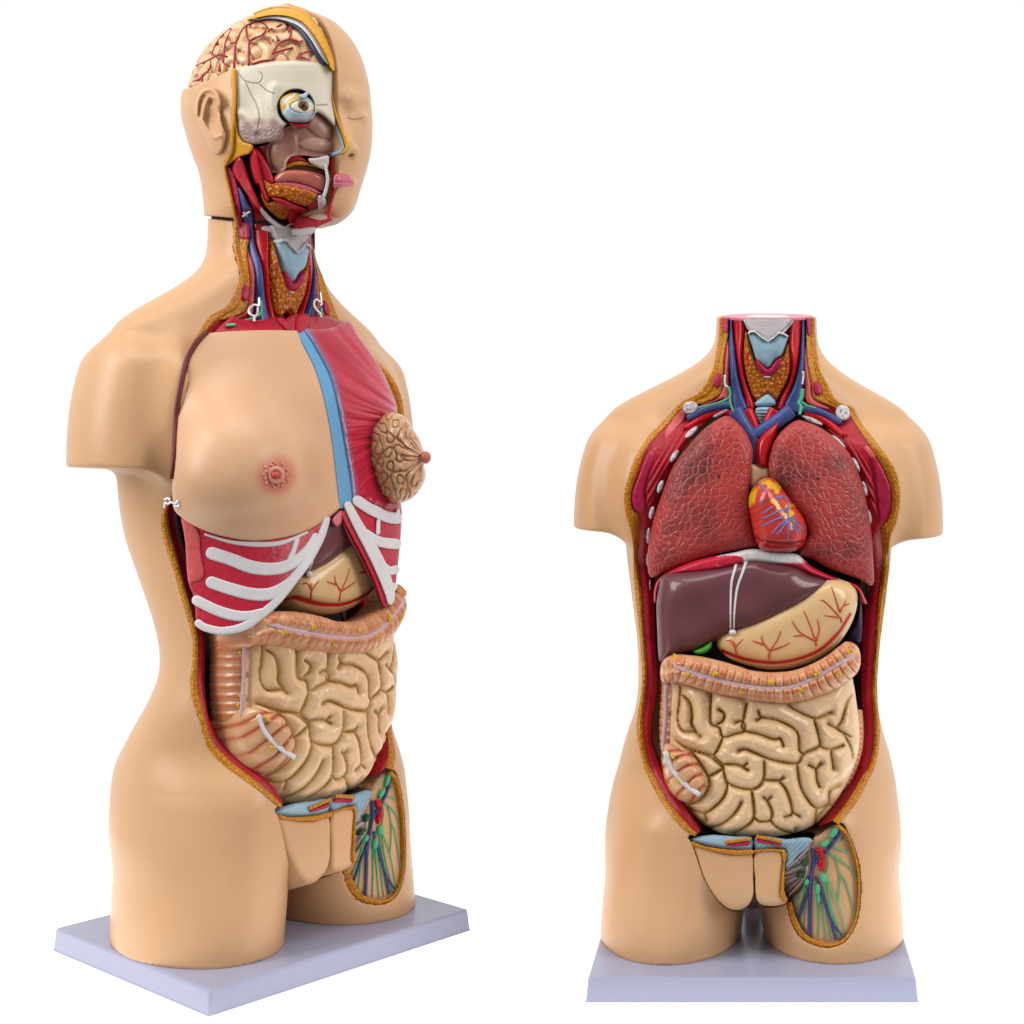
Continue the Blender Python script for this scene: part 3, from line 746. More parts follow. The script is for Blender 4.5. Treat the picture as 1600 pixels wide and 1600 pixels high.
for P_, hole in ((LU1, (543, 482)), (LU2, (1060, 492))):
    lu = relief('lung', 'R', P_, LUS, LUM, R, h=Pillow(P_, 16, 22, 7, 6), step=2, thick=70)
    p = on_surf('R', A2(hole), LUS, 16)[0]
    obj('peg_hole', *ellipsoid_geo(p, (2.4, 1.2, 2.4), 8), BLACKM, lu)
HEA = A2((718, 545), (760, 500), (820, 488), (872, 540), (930, 620), (982, 690), (1004, 760), (990, 830), (950, 868), (860, 880), (772, 868), (735, 820), (713, 720), (698, 610))
HES = ydome(-84, 60, 12, 225, 720, 330, .7)
def hea_c(d, Q):
    q = np.stack([(Q[:, 0]-960)*3.3333, (Q[:, 1]-600)*3.3333], 1)
    n = waves(np.c_[q, q[:, 0]*0], 40, seed=5)*9
    f = np.minimum(np.minimum(seg_dist(q, [np.array([705, 610.])], [np.array([748, 535.])])-17, seg_dist(q, [np.array([780, 505.])], [np.array([850, 535.])])-24), np.minimum(seg_dist(q, [np.array([835, 610.])], [np.array([890, 690.])])-16, seg_dist(q, [np.array([910, 640.])], [np.array([925, 715.])])-14))+n
    k = np.clip(.5-f/12, 0, 1)[:, None]; g = np.clip((q[:, 1]-800)/60, 0, 1)[:, None]
    st = (.5+.5*np.sin(q[:, 0]*.09+q[:, 1]*.16))[:, None]
    red = np.array([212, 52, 44.])*(1-g)+np.array([196, 30, 28.])*g
    red = red*(1-.3*st)+np.array([232, 92, 70.])*.3*st
    ln = np.exp(-(line_dist(q, [[(735, 800), (800, 822), (900, 832), (985, 820)]])/5)**2)[:, None]
    red = red*(1-ln)+np.array([120, 14, 20.])*ln
    return red*(1-k)+np.array([232, 178, 22.])*k
hea_h = lambda d, Q: 52*ramp(d, 36)-3*np.exp(-(line_dist(Q, [A2((735, 800), (800, 822), (900, 832), (985, 820))])/1.6)**2)
hea = relief('heart', 'R', HEA, HES, PAINTG, R, h=hea_h, paint=hea_c, step=1.3, thick=60)
HV = [A2(*g) for g in [[(755, 520), (780, 545), (800, 572)], [(840, 595), (885, 585), (905, 615)], [(905, 615), (905, 690), (912, 730)], [(905, 650), (860, 660), (800, 690), (770, 700)], [(880, 690), (820, 715), (760, 745)], [(905, 700), (850, 745), (820, 785)], [(908, 720), (905, 770), (905, 812)], [(912, 700), (950, 750), (980, 780)], [(925, 690), (965, 735), (990, 760)], [(895, 720), (860, 770), (840, 782)], [(780, 600), (760, 630)], [(820, 640), (790, 665), (770, 672)], [(930, 740), (945, 775), (950, 790)]]]
BLUEV = mat('coronary_blue_paint', (110, 134, 200), rough=.3); REDV = mat('coronary_red_paint', (196, 18, 26), rough=.3)
thick_tree(HEA, HES, hea_h, HV, 2.0, BLUEV, hea, 'coronary_vein')
thick_tree(HEA, HES, hea_h, [[(x+1.6, y-1.4) for x, y in l] for l in HV[3:9]]+[A2((720, 560), (765, 512), (820, 500), (868, 560))], 1.3, REDV, hea, 'coronary_artery')
GV = ydome(-66, 24, 20, 120, 860, 160)
tubes('great_vein', 'R', [A2((630, 140), (652, 178), (685, 235), (722, 280)), A2((918, 140), (880, 172), (810, 220), (735, 268)), A2((718, 262), (727, 300), (728, 350), (722, 410))], GV, VEIN, R, r=13, lift=14, taper=.92)
tubes('great_artery', 'R', [A2((688, 138), (712, 190), (738, 250)), A2((835, 138), (815, 180), (800, 205))], GV, ARTERY, R, r=11, lift=5, taper=.95)
relief('aorta', 'R', A2((858, 195), (846, 250), (828, 310), (812, 380), (806, 432), (770, 440), (738, 426), (732, 345), (745, 290), (790, 240), (830, 210)), ydome(-84, 24, 20, 120, 840, 160), mat('aorta_paint', (200, 8, 22), rough=.2, coat=.3), R, h=lambda d, Q: 22*ramp(d, 12), step=1.3, thick=50)
relief('pulmonary_trunk', 'R', A2((700, 418), (760, 425), (805, 438), (812, 495), (770, 510), (720, 548), (698, 520)), ydome(-92, 20, 12, 120, 800, 160), mat('cream_paint', (238, 204, 160)), R, h=lambda d, Q: 14*ramp(d, 10), step=1.5, thick=50)
# ------------------------------------------------------------------ shoulder muscles, ribs and clavicles in the cut rim
def rim(off):
    def s(P):
        yl = np.interp(P[:, 2], *_oy[0]); yr = np.interp(P[:, 2], *_oy[1])
        return np.where(P[:, 0] < 12, yl, yr)+off-P[:, 1]
    return s
stripe = lambda a, b, ang, f: (lambda d, Q: np.array(a, float)*(1-(.5+.5*np.sin((Q[:, 0]*math.cos(ang)+Q[:, 1]*math.sin(ang))*f))[:, None])+np.array(b, float)*(.5+.5*np.sin((Q[:, 0]*math.cos(ang)+Q[:, 1]*math.sin(ang))*f))[:, None])
relief('back_muscle', 'R', A7((725, 700), (690, 760), (640, 900), (588, 1050), (590, 1150), (640, 1195), (700, 1180), (690, 1020), (735, 860), (775, 740)), rim(3), MAGENTA, R, h=lambda d, Q: 6*ramp(d, 5), step=1.5)
relief('back_muscle', 'R', A8((395, 770), (440, 760), (520, 900), (562, 1020), (556, 1160), (518, 1260), (470, 1290), (448, 1100), (425, 900)), rim(3), MAGENTA, R, h=lambda d, Q: 6*ramp(d, 5), step=1.5)
relief('chest_muscle', 'R', A7((965, 400), (1015, 455), (870, 620), (775, 725), (728, 702), (850, 540)), rim(2), SALMON, R, h=lambda d, Q: 5*ramp(d, 4), step=1.5)
relief('chest_muscle', 'R', A8((240, 490), (285, 480), (440, 750), (392, 775), (300, 620)), rim(2), SALMON, R, h=lambda d, Q: 5*ramp(d, 4), step=1.5)
STRIA = mat('striated_muscle_paint', attr=True, rough=.55, bump=1, bscale=200)
relief('shoulder_muscle', 'R', A7((1060, 480), (1150, 440), (1200, 470), (1120, 540), (1000, 660), (900, 800), (800, 960), (760, 1100), (700, 1180), (690, 1020), (735, 860), (790, 730), (900, 600), (1000, 500)), rim(5), STRIA, R, h=lambda d, Q: 6*ramp(d, 5)+1.5*np.sin((Q[:, 0]*.85+Q[:, 1]*.5)*.8), paint=stripe((176, 4, 30), (204, 26, 50), .53, .8), step=1.4)
relief('shoulder_muscle', 'R', A8((0, 440), (100, 480), (230, 560), (300, 680), (400, 860), (450, 1100), (470, 1280), (420, 1200), (380, 1050), (330, 880), (230, 700), (120, 580), (0, 500)), rim(5), STRIA, R, h=lambda d, Q: 6*ramp(d, 5)+1.5*np.sin((Q[:, 0]*.85-Q[:, 1]*.5)*.8), paint=stripe((176, 4, 30), (204, 26, 50), -.53, .8), step=1.4)
def bean(name, fr_, cx, cy, rx, ry, ang, surf, m, h=4., side='R', step=1.1, parent=None, thick=10):
    a = np.linspace(0, 2*np.pi, 14, endpoint=False); ca, sa = math.cos(ang), math.sin(ang)
    pts = [(cx+rx*math.cos(t)*ca-ry*math.sin(t)*sa, cy+rx*math.cos(t)*sa+ry*math.sin(t)*ca) for t in a]
    return relief(name, side, fr_(*pts), surf, m, parent if parent is not None else R, h=lambda d, Q: h*ramp(d, 4), step=step, smooth=2, thick=thick)
for (x, y, rx, ry, a) in ((400, 250, 46, 17, -.75), (312, 375, 38, 16, -1.0), (240, 535, 36, 16, -1.2), (195, 670, 34, 15, -1.35), (178, 790, 42, 13, -1.5), (175, 915, 36, 11, -1.6)):
    bean('rib_section', A2, x, y, rx, ry, a, rim(2), BONE, 7)
for (x, y, rx, ry, a) in ((1165, 300, 50, 13, .75), (1258, 420, 40, 14, 1.1), (1302, 545, 40, 14, 1.3), (1326, 690, 38, 12, 1.4), (1335, 830, 50, 9, 1.5), (1338, 950, 50, 9, 1.5)):
    bean('rib_section', A2, x, y, rx, ry, a, rim(2), BONE, 7)
for (x, y, ry) in ((380, 350, 60), (378, 495, 34), (375, 655, 42), (378, 785, 34)): bean('rib_section', Z1, x, y, 10, ry, 0, rim(2), BONE, 6)
for (x, y, ry) in ((255, 370, 50), (262, 540, 46), (253, 710, 34), (250, 830, 36)): bean('rib_section', Z2, x, y, 10, ry, 0, rim(2), BONE, 6)
bean('rib_section', A2, 555, 150, 52, 14, -.5, rim(-2), BONE, 8); bean('rib_section', A2, 1030, 188, 60, 15, .42, rim(-2), BONE, 8)
bean('collar_bone_section', A2, 395, 124, 41, 34, -.3, rim(-6), BONE, 8); bean('collar_bone_section', A2, 1190, 150, 38, 42, -.3, rim(-6), BONE, 8)
# ------------------------------------------------------------------ neck organs
def nk(off):
    def s(P):
        return np.maximum(body(P)+off, -1e3)
    return s
def neckpart(name, pts, m, off, h, r=10, step=1.2, thick=26, parent=None, paint=None, smooth=4):
    return relief(name, 'R', pts, nk(off), m, parent or R, h=lambda d, Q: h*ramp(d, r), step=step, thick=thick, paint=paint, smooth=smooth, clip=lambda P: NECK0+(np.minimum(P[:, 1], 25)+45)*NECKS)
TOPY = -60
neckpart('neck_muscle', A1((330, 205), (1250, 230), (1265, 650), (1330, 900), (1500, 1130), (1300, 1210), (1120, 1260), (450, 1240), (250, 1180), (80, 1140), (220, 900), (310, 600)), MUSCLE, 22, 4, 6, step=2)
neckpart('neck_fat', A1((312, 205), (304, 400), (278, 600), (256, 720), (212, 830), (152, 950), (62, 1050), (-40, 1110), (0, 1150), (120, 1140), (280, 1060), (322, 960), (335, 800), (345, 640), (372, 480), (386, 390), (352, 208)), FAT, 5, 3, 4)
neckpart('neck_fat', A1((1208, 245), (1264, 240), (1278, 450), (1302, 650), (1338, 800), (1418, 950), (1498, 1060), (1590, 1130), (1560, 1200), (1420, 1150), (1275, 1080), (1255, 950), (1215, 750), (1200, 560), (1200, 430)), FAT, 5, 3, 4)
neckpart('muscle_spot', A1((325, 205), (378, 205), (386, 370), (358, 402), (330, 385), (320, 300)), MAGENTA, 3, 4, 4)
neckpart('muscle_spot', A1((1208, 240), (1250, 240), (1258, 330), (1250, 425), (1220, 425), (1204, 330)), MAGENTA, 3, 4, 4)
bean('muscle_spot', A1, 275, 895, 45, 82, .12, nk(2), MAGENTA, 4); bean('muscle_spot', A1, 1315, 980, 50, 76, -.25, nk(2), MAGENTA, 4)
neckpart('neck_muscle', A1((372, 395), (396, 600), (394, 830), (384, 1080), (300, 1100), (130, 1170), (90, 1150), (260, 1080), (322, 960), (338, 800), (348, 640)), SALMON, 9, 7, 6)
neckpart('neck_muscle', A1((1195, 540), (1230, 750), (1262, 950), (1282, 1085), (1440, 1180), (1380, 1200), (1200, 1130), (1180, 950), (1172, 750)), SALMON, 9, 7, 6)
neckpart('jugular_vein', A1((368, 208), (430, 205), (440, 400), (466, 650), (492, 850), (542, 1050), (592, 1200), (440, 1218), (420, 1050), (400, 800), (385, 500)), VEIN, 13, 15, 6)
neckpart('jugular_vein', A1((1150, 245), (1208, 250), (1196, 480), (1186, 720), (1172, 900), (1162, 1050), (1150, 1190), (1110, 1252), (965, 1172), (1040, 1000), (1092, 850), (1127, 650), (1142, 450)), VEIN, 13, 15, 6)
neckpart('carotid_artery', A1((430, 200), (535, 215), (556, 400), (540, 620), (562, 820), (602, 970), (672, 1172), (580, 1202), (540, 1050), (490, 850), (465, 650), (440, 400)), ARTERY, 15, 14, 7)
neckpart('carotid_artery', A1((1052, 240), (1150, 248), (1142, 450), (1126, 650), (1092, 850), (1042, 1000), (962, 1192), (888, 1197), (930, 1060), (1002, 920), (1032, 750), (1010, 560), (1020, 400)), ARTERY, 15, 14, 7)
neckpart('thyroid_gland', A1((560, 380), (540, 620), (560, 820), (602, 970), (642, 1075), (700, 1110), (790, 1050), (880, 1110), (940, 1010), (1002, 900), (1037, 750), (1017, 500), (940, 640), (870, 720), (800, 790), (690, 700), (640, 600), (600, 440)), GRAIN, 16, 18, 9)
neckpart('laryngeal_membrane', A1((540, 215), (700, 232), (870, 228), (1052, 240), (1000, 345), (920, 410), (800, 500), (660, 395), (590, 370)), mat('membrane_paint', (214, 206, 208), rough=.35, bump=.8, bscale=160), 8, 8, 6)
neckpart('thyroid_cartilage', A1((600, 420), (660, 385), (800, 490), (910, 400), (1002, 440), (985, 520), (942, 630), (870, 682), (800, 772), (680, 682), (640, 560)), CYAN, 8, 14, 12)
neckpart('larynx_muscle', A1((675, 680), (720, 700), (800, 775), (880, 684), (946, 662), (926, 765), (856, 840), (800, 856), (726, 830), (684, 765)), MAGENTA, 2, 8, 6)
tubes('gland_vessel', 'R', [A1((585, 600), (600, 760), (640, 900), (700, 1010)), A1((640, 860), (690, 930), (735, 1010)), A1((700, 900), (760, 990)), A1((1000, 700), (975, 820), (930, 930), (880, 1020)), A1((930, 870), (880, 960), (840, 1010)), A1((860, 900), (800, 970), (760, 1040))], nk(2), ARTERY, R, r=1.8, lift=1, taper=.7)
neckpart('laryngeal_rim', A1((590, 395), (662, 372), (800, 480), (912, 388), (1008, 428), (1000, 446), (912, 412), (800, 502), (660, 398), (600, 420)), WHITE, -3, 5, 3, smooth=2)
neckpart('laryngeal_rim', A1((545, 225), (600, 330), (680, 395), (650, 395), (570, 320), (535, 240)), WHITE, 6, 8, 3)
neckpart('laryngeal_rim', A1((1050, 270), (1010, 330), (930, 400), (960, 405), (1030, 330), (1062, 285)), WHITE, 6, 8, 3)
neckpart('laryngeal_rim', A1((745, 850), (830, 850), (820, 872), (790, 878), (755, 870)), WHITE, 10, 18, 3)
neckpart('windpipe', A1((790, 1025), (872, 1092), (862, 1160), (690, 1172), (664, 1120)), CYAN, 14, 20, 8)
def rings(d, Q): return 16*ramp(d, 14)+3*np.sin(Q[:, 1]*1.25)
relief('windpipe', 'R', A1((676, 1185), (850, 1185), (830, 1280), (800, 1340), (740, 1360), (695, 1290)), ydome(-52, 8, 20, 120, 940, 160), CYAN, R, h=rings, step=1.1, thick=40)
tubes('subclavian_vein', 'R', [A1((420, 1150), (260, 1172), (120, 1212), (30, 1262), (-40, 1290)), A1((1160, 1190), (1290, 1212), (1420, 1262), (1560, 1345))], rim(-2), VEIN, R, r=8, lift=4, taper=.75, split=True)
tubes('subclavian_artery', 'R', [A1((420, 1230), (260, 1235), (120, 1290), (-60, 1400)), A1((1180, 1235), (1330, 1290), (1450, 1360), (1600, 1480))], rim(0), ARTERY, R, r=8, lift=2, taper=.8, split=True)
tubes('lymph_duct', 'R', [(A1((390, 960), (405, 1060), (330, 1112), (200, 1152), (70, 1180)), 2.2), (A1((402, 1050), (408, 1130), (440, 1222)), 2.4), (A1((1160, 985), (1150, 1080), (1120, 1130), (1145, 1170), (1128, 1255)), 3.4), (A1((1150, 1120), (1210, 1160), (1300, 1185)), 2.4)], nk(-6), GREEN, R, lift=6, taper=.7, split=True)
tubes('wire_hook', 'R', [(A1((352, 840), (350, 930), (362, 960), (385, 958)), 2.0), (A1((1165, 800), (1168, 860), (1158, 940)), 2.0)], nk(-4), STEEL, R, lift=5, taper=.9, split=True)
# top face of the neck
def disc(name, cx, cy, rx, ry, m, dz, parent=R):
    a = np.linspace(0, 2*np.pi, 48, endpoint=False); x = cx+rx*np.cos(a); y = cy+ry*np.sin(a)
    V = np.stack([x, y, NECK0+(y+45)*NECKS+dz], 1); V2 = V.copy(); V2[:, 2] -= 4
    return obj(name, np.concatenate([V, V2]), [list(range(48))]+[[i, 48+i, 48+(i+1) % 48, (i+1) % 48] for i in range(48)], m, parent, smooth=False)
disc('neck_cut_face', 26, 48, 80, 97, PINK, 1.5); disc('neck_spine_section', 26, 10, 38, 48, WHITE, 3.2)

# ------------------------------------------------------------------ groin block and thigh dissection
PUB = lambda off: (lambda P: np.maximum(body(P)+off, -176+.00*P[:, 0]-P[:, 1]+off))
def pub(off):
    def s(P):
        x, y, z = P[:, 0], P[:, 1], P[:, 2]
        f = -182+.0009*(x-2)**2+np.where(z < 170, .0045*(170-z)**2, 0)
        return f+off-y
    return s
relief('groin_block', 'R', A5((120, 318), (300, 368), (450, 398), (613, 398), (624, 600), (628, 700), (610, 780), (560, 840), (480, 865), (400, 840), (300, 740), (200, 560), (150, 420)), pub(2), SKIN, R, h=lambda d, Q: 6*ramp(d, 8), step=1.8, thick=80, smooth=3)
relief('groin_block', 'R', A5((640, 378), (866, 372), (866, 560), (858, 740), (900, 802), (800, 830), (700, 820), (648, 762), (638, 600)), pub(2), SKIN, R, h=lambda d, Q: 6*ramp(d, 8), step=1.8, thick=80, smooth=3)
relief('groin_fat', 'R', A5((118, 290), (200, 325), (350, 352), (480, 362), (616, 360), (616, 402), (450, 404), (280, 370), (118, 328)), pub(-3), FAT, R, h=lambda d, Q: 5*ramp(d, 4), step=1.2, thick=60, smooth=3)
relief('groin_fat', 'R', A5((638, 362), (886, 358), (888, 480), (882, 700), (912, 778), (884, 802), (848, 742), (862, 560), (862, 384), (638, 384)), pub(-3), FAT, R, h=lambda d, Q: 5*ramp(d, 4), step=1.2, thick=60, smooth=2)
relief('pubic_cartilage', 'R', A5((118, 262), (280, 236), (480, 250), (608, 255), (612, 364), (450, 364), (250, 335), (118, 296)), pub(6), CYAN, R, h=lambda d, Q: 10*ramp(d, 10), step=1.4, thick=80, smooth=2)
relief('pubic_cartilage', 'R', A5((640, 255), (760, 250), (900, 272), (1040, 256), (1125, 286), (1000, 402), (892, 512), (884, 362), (740, 362), (640, 366)), pub(6), CYAN, R, h=lambda d, Q: 10*ramp(d, 10)+1.5*np.sin(Q[:, 0]*.9+Q[:, 1]*.9), step=1.4, thick=80, smooth=2)
relief('pubic_bone_section', 'R', A5((405, 312), (500, 300), (596, 290), (590, 322), (500, 332), (412, 330)), pub(-4), MAGENTA, R, h=lambda d, Q: 5*ramp(d, 4), step=1.1, thick=30)
relief('pubic_bone_section', 'R', A5((656, 268), (750, 288), (852, 312), (840, 328), (740, 314), (658, 298)), pub(-4), MAGENTA, R, h=lambda d, Q: 5*ramp(d, 4), step=1.1, thick=30)
tubes('bone_edge', 'R', [A5((385, 300), (420, 295), (500, 284), (606, 268)), A5((650, 252), (740, 266), (860, 296))], pub(-4), FAT, R, r=3, lift=3, taper=.9)
relief('pelvic_floor', 'R', A5((120, 190), (1110, 190), (1080, 275), (900, 290), (640, 268), (400, 262), (130, 262)), lambda P: -95-P[:, 1], mat('slate_paint', (60, 84, 104), rough=.3), R, step=3, thick=50)
MIDG = mat('gap_paint', (60, 22, 18), rough=.6)
relief('groin_cleft', 'R', A5((612, 255), (640, 255), (642, 600), (660, 770), (630, 800), (606, 780), (622, 600)), pub(14), MIDG, R, step=1.5, thick=60, smooth=2)
PANB = mat('thigh_tissue_paint', (238, 190, 162), rough=.4, bump=.8, bscale=200, var=.08, vscale=120)
pan = relief('thigh_dissection', 'R', PANEL, nk(11), PANB, R, step=1.8, thick=20, h=lambda d, Q: 0*d+2*np.sin(np.arctan2(Q[:, 1]-1330, Q[:, 0]-1270)*60)*.6)
FATP = A5((1330, 138), (1425, 230), (1500, 450), (1520, 650), (1510, 850), (1470, 1010), (1380, 1132), (1250, 1176), (1120, 1150), (1000, 1070), (930, 930), (902, 800))
def ribbon_poly(c, w):
    C = spline(c, 6); T = np.gradient(C, axis=0); T /= np.linalg.norm(T, axis=1)[:, None]; Nn = np.stack([-T[:, 1], T[:, 0]], 1)
    w = np.interp(np.linspace(0, 1, len(C)), np.linspace(0, 1, len(w)), w)[:, None]
    return np.concatenate([C, (C+Nn*w)[::-1]]).tolist()
relief('fat_rim', 'R', ribbon_poly(FATP, [7, 5, 4, 4, 5, 8, 10, 8]), nk(3), FAT, pan, step=1.1, thick=22, smooth=0, h=lambda d, Q: 3*ramp(d, 3))
relief('membrane_web', 'R', A5((885, 545), (960, 470), (1050, 360), (1060, 500), (1070, 560), (1040, 660), (980, 740), (910, 800), (870, 745)), nk(9), mat('grey_web_paint', (196, 184, 184), rough=.4), pan, step=1.6, thick=16)
GL = [A5(*g) for g in [[(1290, 335), (1350, 360), (1422, 384)], [(1290, 225), (1340, 290), (1385, 265)], [(1255, 385), (1330, 430), (1430, 510), (1490, 610)], [(1310, 420), (1350, 560), (1400, 640), (1440, 780), (1475, 935)], [(1350, 560), (1345, 700), (1332, 800), (1350, 860), (1400, 1070)], [(1240, 400), (1250, 480), (1235, 540), (1215, 580)],
  [(1240, 620), (1285, 700), (1332, 800)], [(1245, 640), (1260, 760), (1290, 880), (1330, 1000), (1360, 1110)], [(1210, 610), (1225, 700), (1270, 900), (1300, 960), (1330, 1100)], [(1165, 700), (1170, 760), (1165, 815)], [(1150, 720), (1155, 900), (1150, 1090)], [(1180, 800), (1195, 950), (1210, 1115)], [(1215, 820), (1235, 960), (1258, 1120)], [(1060, 650), (1000, 740), (950, 830)], [(1055, 660), (1040, 760), (975, 900)], [(1065, 670), (1055, 800), (1035, 1020)], [(1000, 760), (960, 820), (940, 860)]]]
tubes('lymph_vessel', 'R', GL, nk(9), GREEN, pan, r=1.25, lift=2.5, taper=.75)
for (x, y, rx, ry, a) in ((1222, 308, 26, 44, .9), (1300, 215, 26, 60, .6), (1212, 598, 30, 46, -.5), (1160, 690, 24, 50, 0), (1068, 630, 26, 30, .3), (1168, 770, 14, 44, 0)): bean('lymph_node', A5, x, y, rx, ry, a, nk(6), GREEN, 5, parent=pan)
for (x, y, rx, ry, a) in ((1055, 470, 30, 32, .4), (1018, 572, 40, 22, -.3)): bean('dark_lymph_node', A5, x, y, rx, ry, a, nk(5), DGREEN, 6, parent=pan)
tubes('thigh_vein', 'R', [(A5((1345, 215), (1280, 320), (1190, 420), (1135, 480)), 3.0), (A5((1120, 350), (1125, 450), (1110, 560), (1098, 700), (1092, 900), (1088, 1088)), 3.5), (A5((1112, 640), (1060, 760), (1020, 870), (988, 965)), 2.4), (A5((1145, 595), (1190, 710), (1225, 830), (1270, 950), (1290, 1040), (1312, 1112)), 2.5), (A5((1270, 950), (1320, 1020), (1375, 1085)), 1.9)], nk(9), mat('thigh_vein_paint', (60, 70, 128), rough=.3), pan, lift=4, taper=.85)
relief('thigh_artery', 'R', A5((1142, 355), (1190, 350), (1215, 385), (1224, 470), (1216, 525), (1180, 540), (1160, 480), (1185, 420), (1160, 400)), nk(7), ARTERY, pan, h=lambda d, Q: 7*ramp(d, 4), step=1.1, smooth=3)
tubes('web_fibre', 'R', [A5((890, 530), (960, 500), (1040, 470)), A5((885, 580), (960, 560), (1020, 540)), A5((885, 700), (950, 640), (1010, 600)), A5((905, 745), (970, 680), (1030, 610)), A5((930, 760), (990, 700), (1045, 640)), A5((980, 420), (1010, 450), (1040, 465))], nk(8), mat('dark_fibre_paint', (70, 62, 66), rough=.4), pan, r=1.0, lift=2, taper=.7)
tubes('web_fibre', 'R', [A5((895, 560), (960, 530), (1030, 500)), A5((890, 640), (960, 600), (1010, 575)), A5((920, 740), (985, 670), (1040, 600)), A5((905, 800), (1000, 690), (1060, 580), (1075, 470)), A5((900, 520), (990, 440), (1085, 345))], nk(8), WHITE, pan, r=1.1, lift=2, taper=.8)
tubes('rim_line', 'R', [A5((900, 806), (960, 750), (1010, 690), (1050, 620))], nk(7), mat('dark_line_paint', (84, 30, 24), rough=.5), pan, r=2.4, lift=2, taper=.5)

# ------------------------------------------------------------------ back post of the stand, seen between the legs
bev = [(-17, 100, 38), (17, 100, 38), (17, 128, 38), (-17, 128, 38), (-13, 110, 118), (13, 110, 118), (13, 130, 118), (-13, 130, 118)]
post = obj('stand_post', np.array(bev)+np.array([2, 20, 0]), [[0, 1, 5, 4], [1, 2, 6, 5], [2, 3, 7, 6], [3, 0, 4, 7], [4, 5, 6, 7]], BASEM, R, smooth=False)
obj('post_slot', *ellipsoid_geo((2, 121, 72), (8, 2, 2), 8), mat('slot_paint', (110, 40, 44)), post)

# ------------------------------------------------------------------ the second model shares the shell, belly and neck parts (it is the taller pressing)
SKIPL = ('lung', 'heart', 'diaphragm', 'great_vein', 'great_artery', 'aorta', 'pulmonary_trunk', 'rib_section', 'collar_bone_section', 'back_muscle', 'chest_muscle', 'shoulder_muscle', 'windpipe', 'wire_hook', 'subclavian_vein', 'subclavian_artery', 'neck_cut_face', 'neck_spine_section', 'stand_post')
ZS = 1.16
def kids(o): return [c for c in bpy.data.objects if c.parent == o]
def stem(o): return o.name.split('.')[0]
for ch in kids(R):
    if stem(ch) in SKIPL: continue
    c = ch.copy(); COL.objects.link(c); c.parent = L
    if stem(ch) != 'base_plate': c.scale = (1, 1, ZS); c.location = (0, 0, (38*(1-ZS)-(14 if ch == colon else 0))*S)
    for g in kids(ch):
        d = g.copy(); COL.objects.link(d); d.parent = c
# ------------------------------------------------------------------ breast plate of the turned model
CZ = np.array([400, 560, 820, 950, 1064, 1110, 1300.]); CT = np.array([(14, -14, 240, 212), (14, -14, 240, 208), (14, -8, 240, 164), (14, 6, 242, 158), (14, 36, 234, 130), (14, 48, 224, 92), (14, 48, 220, 84)], float)
_cz = np.arange(400, 1300, 5.); _ct = np.stack([np.convolve(np.pad(np.interp(_cz, CZ, CT[:, k]), 8, mode='edge'), _ker, 'valid') for k in range(4)], -1)
def chest0(P):
    x, y, z = P.T; cx, cy, a, b = [np.interp(z, _cz, _ct[:, k]) for k in range(4)]
    return ((np.abs((x-cx)/a)**2.3+np.abs((y-cy)/b)**2.3)**(1/2.3)-1)*b
def chest(P):
    d = chest0(P); x, y, z = P.T
    e = (np.sqrt(((x+126)/112)**2+((y+118)/112)**2+((z-822)/(106+.16*(z-815)))**2)-1)*104
    return smin(d, e, 46)
ch = lambda off: (lambda P: chest(P)+off)
c0 = lambda off: (lambda P: chest0(P)+off)
plate_ = empty('breast_plate', (0, 0, 0)); plate_.parent = L; plate_['label'] = 'removable breast plate with one skinned and one dissected breast'
def chestpart(name, pts, m, surf, h, r=8, step=1.4, thick=26, paint=None, smooth=4, parent=None, hf=None):
    return relief(name, 'L', pts, surf, m, parent or plate_, h=hf or (lambda d, Q: h*ramp(d, r)), step=step, thick=thick, paint=paint, smooth=smooth)
SKINP = mat('airbrushed_skin_paint', attr=True, rough=.36, bump=.35, bscale=120)
NIP = np.array([431., 742.])
def skin_c(d, Q):
    r = np.linalg.norm((Q-NIP)*np.array([1, .95]), axis=1)
    k = (np.clip((38-r)/22, 0, 1)**1.3)[:, None]*.85
    low = np.clip((Q[:, 1]-700)/120, 0, 1)[:, None]*.25
    c = np.array([240, 190, 148.])*(1-low)+np.array([238, 186, 150.])*low
    return (c*(1-k)+np.array([222, 100, 88.])*k)*.985
SKP = B3((932, 346), (1000, 338), (1080, 333), (1250, 327), (1400, 328), (1465, 330))+B4((400, 178), (435, 272), (512, 422), (562, 562), (602, 722), (642, 922), (672, 1152), (700, 1400), (716, 1478))+B5((1090, 132), (1020, 190), (900, 268), (750, 318), (560, 340), (400, 322), (250, 282), (150, 232), (92, 192), (50, 150))+B3((722, 1340), (722, 1220), (738, 1100), (750, 850), (772, 700), (816, 510), (862, 420), (910, 360))
SEAM = B3((925, 338), (900, 362), (852, 420), (806, 510), (763, 700), (742, 850), (730, 1100), (718, 1210))
skn = chestpart('breast_skin', SKP, SKINP, ch(0), 3, 3, step=2.2, thick=34, smooth=2, paint=skin_c)
pn, _D = on_surf('L', [NIP], ch(0), 0)[0], rays('L', [NIP])[0]; _D = _D/np.linalg.norm(_D)
e1 = np.cross(_D, [0, 0, 1.]); e1 /= np.linalg.norm(e1); e2 = np.cross(e1, _D)
NIPM = mat('nipple_paint', (214, 84, 82), rough=.25); NIPL = mat('nipple_tip_paint', (232, 160, 136), rough=.25)
M = Mesh()
for k in range(18):
    a = k*2*math.pi/18+RNG.uniform(-.1, .1); r = 17+3.5*(k % 2)+RNG.uniform(-1, 1)
    q = on_surf('L', [NIP+np.array([math.cos(a), math.sin(a)])*r*.95], ch(0), 3.2)[0]
    M.add(*ellipsoid_geo(q, (2.8, 2.8, 2.8), 6))
nip = M.build('areola', NIPL, plate_)
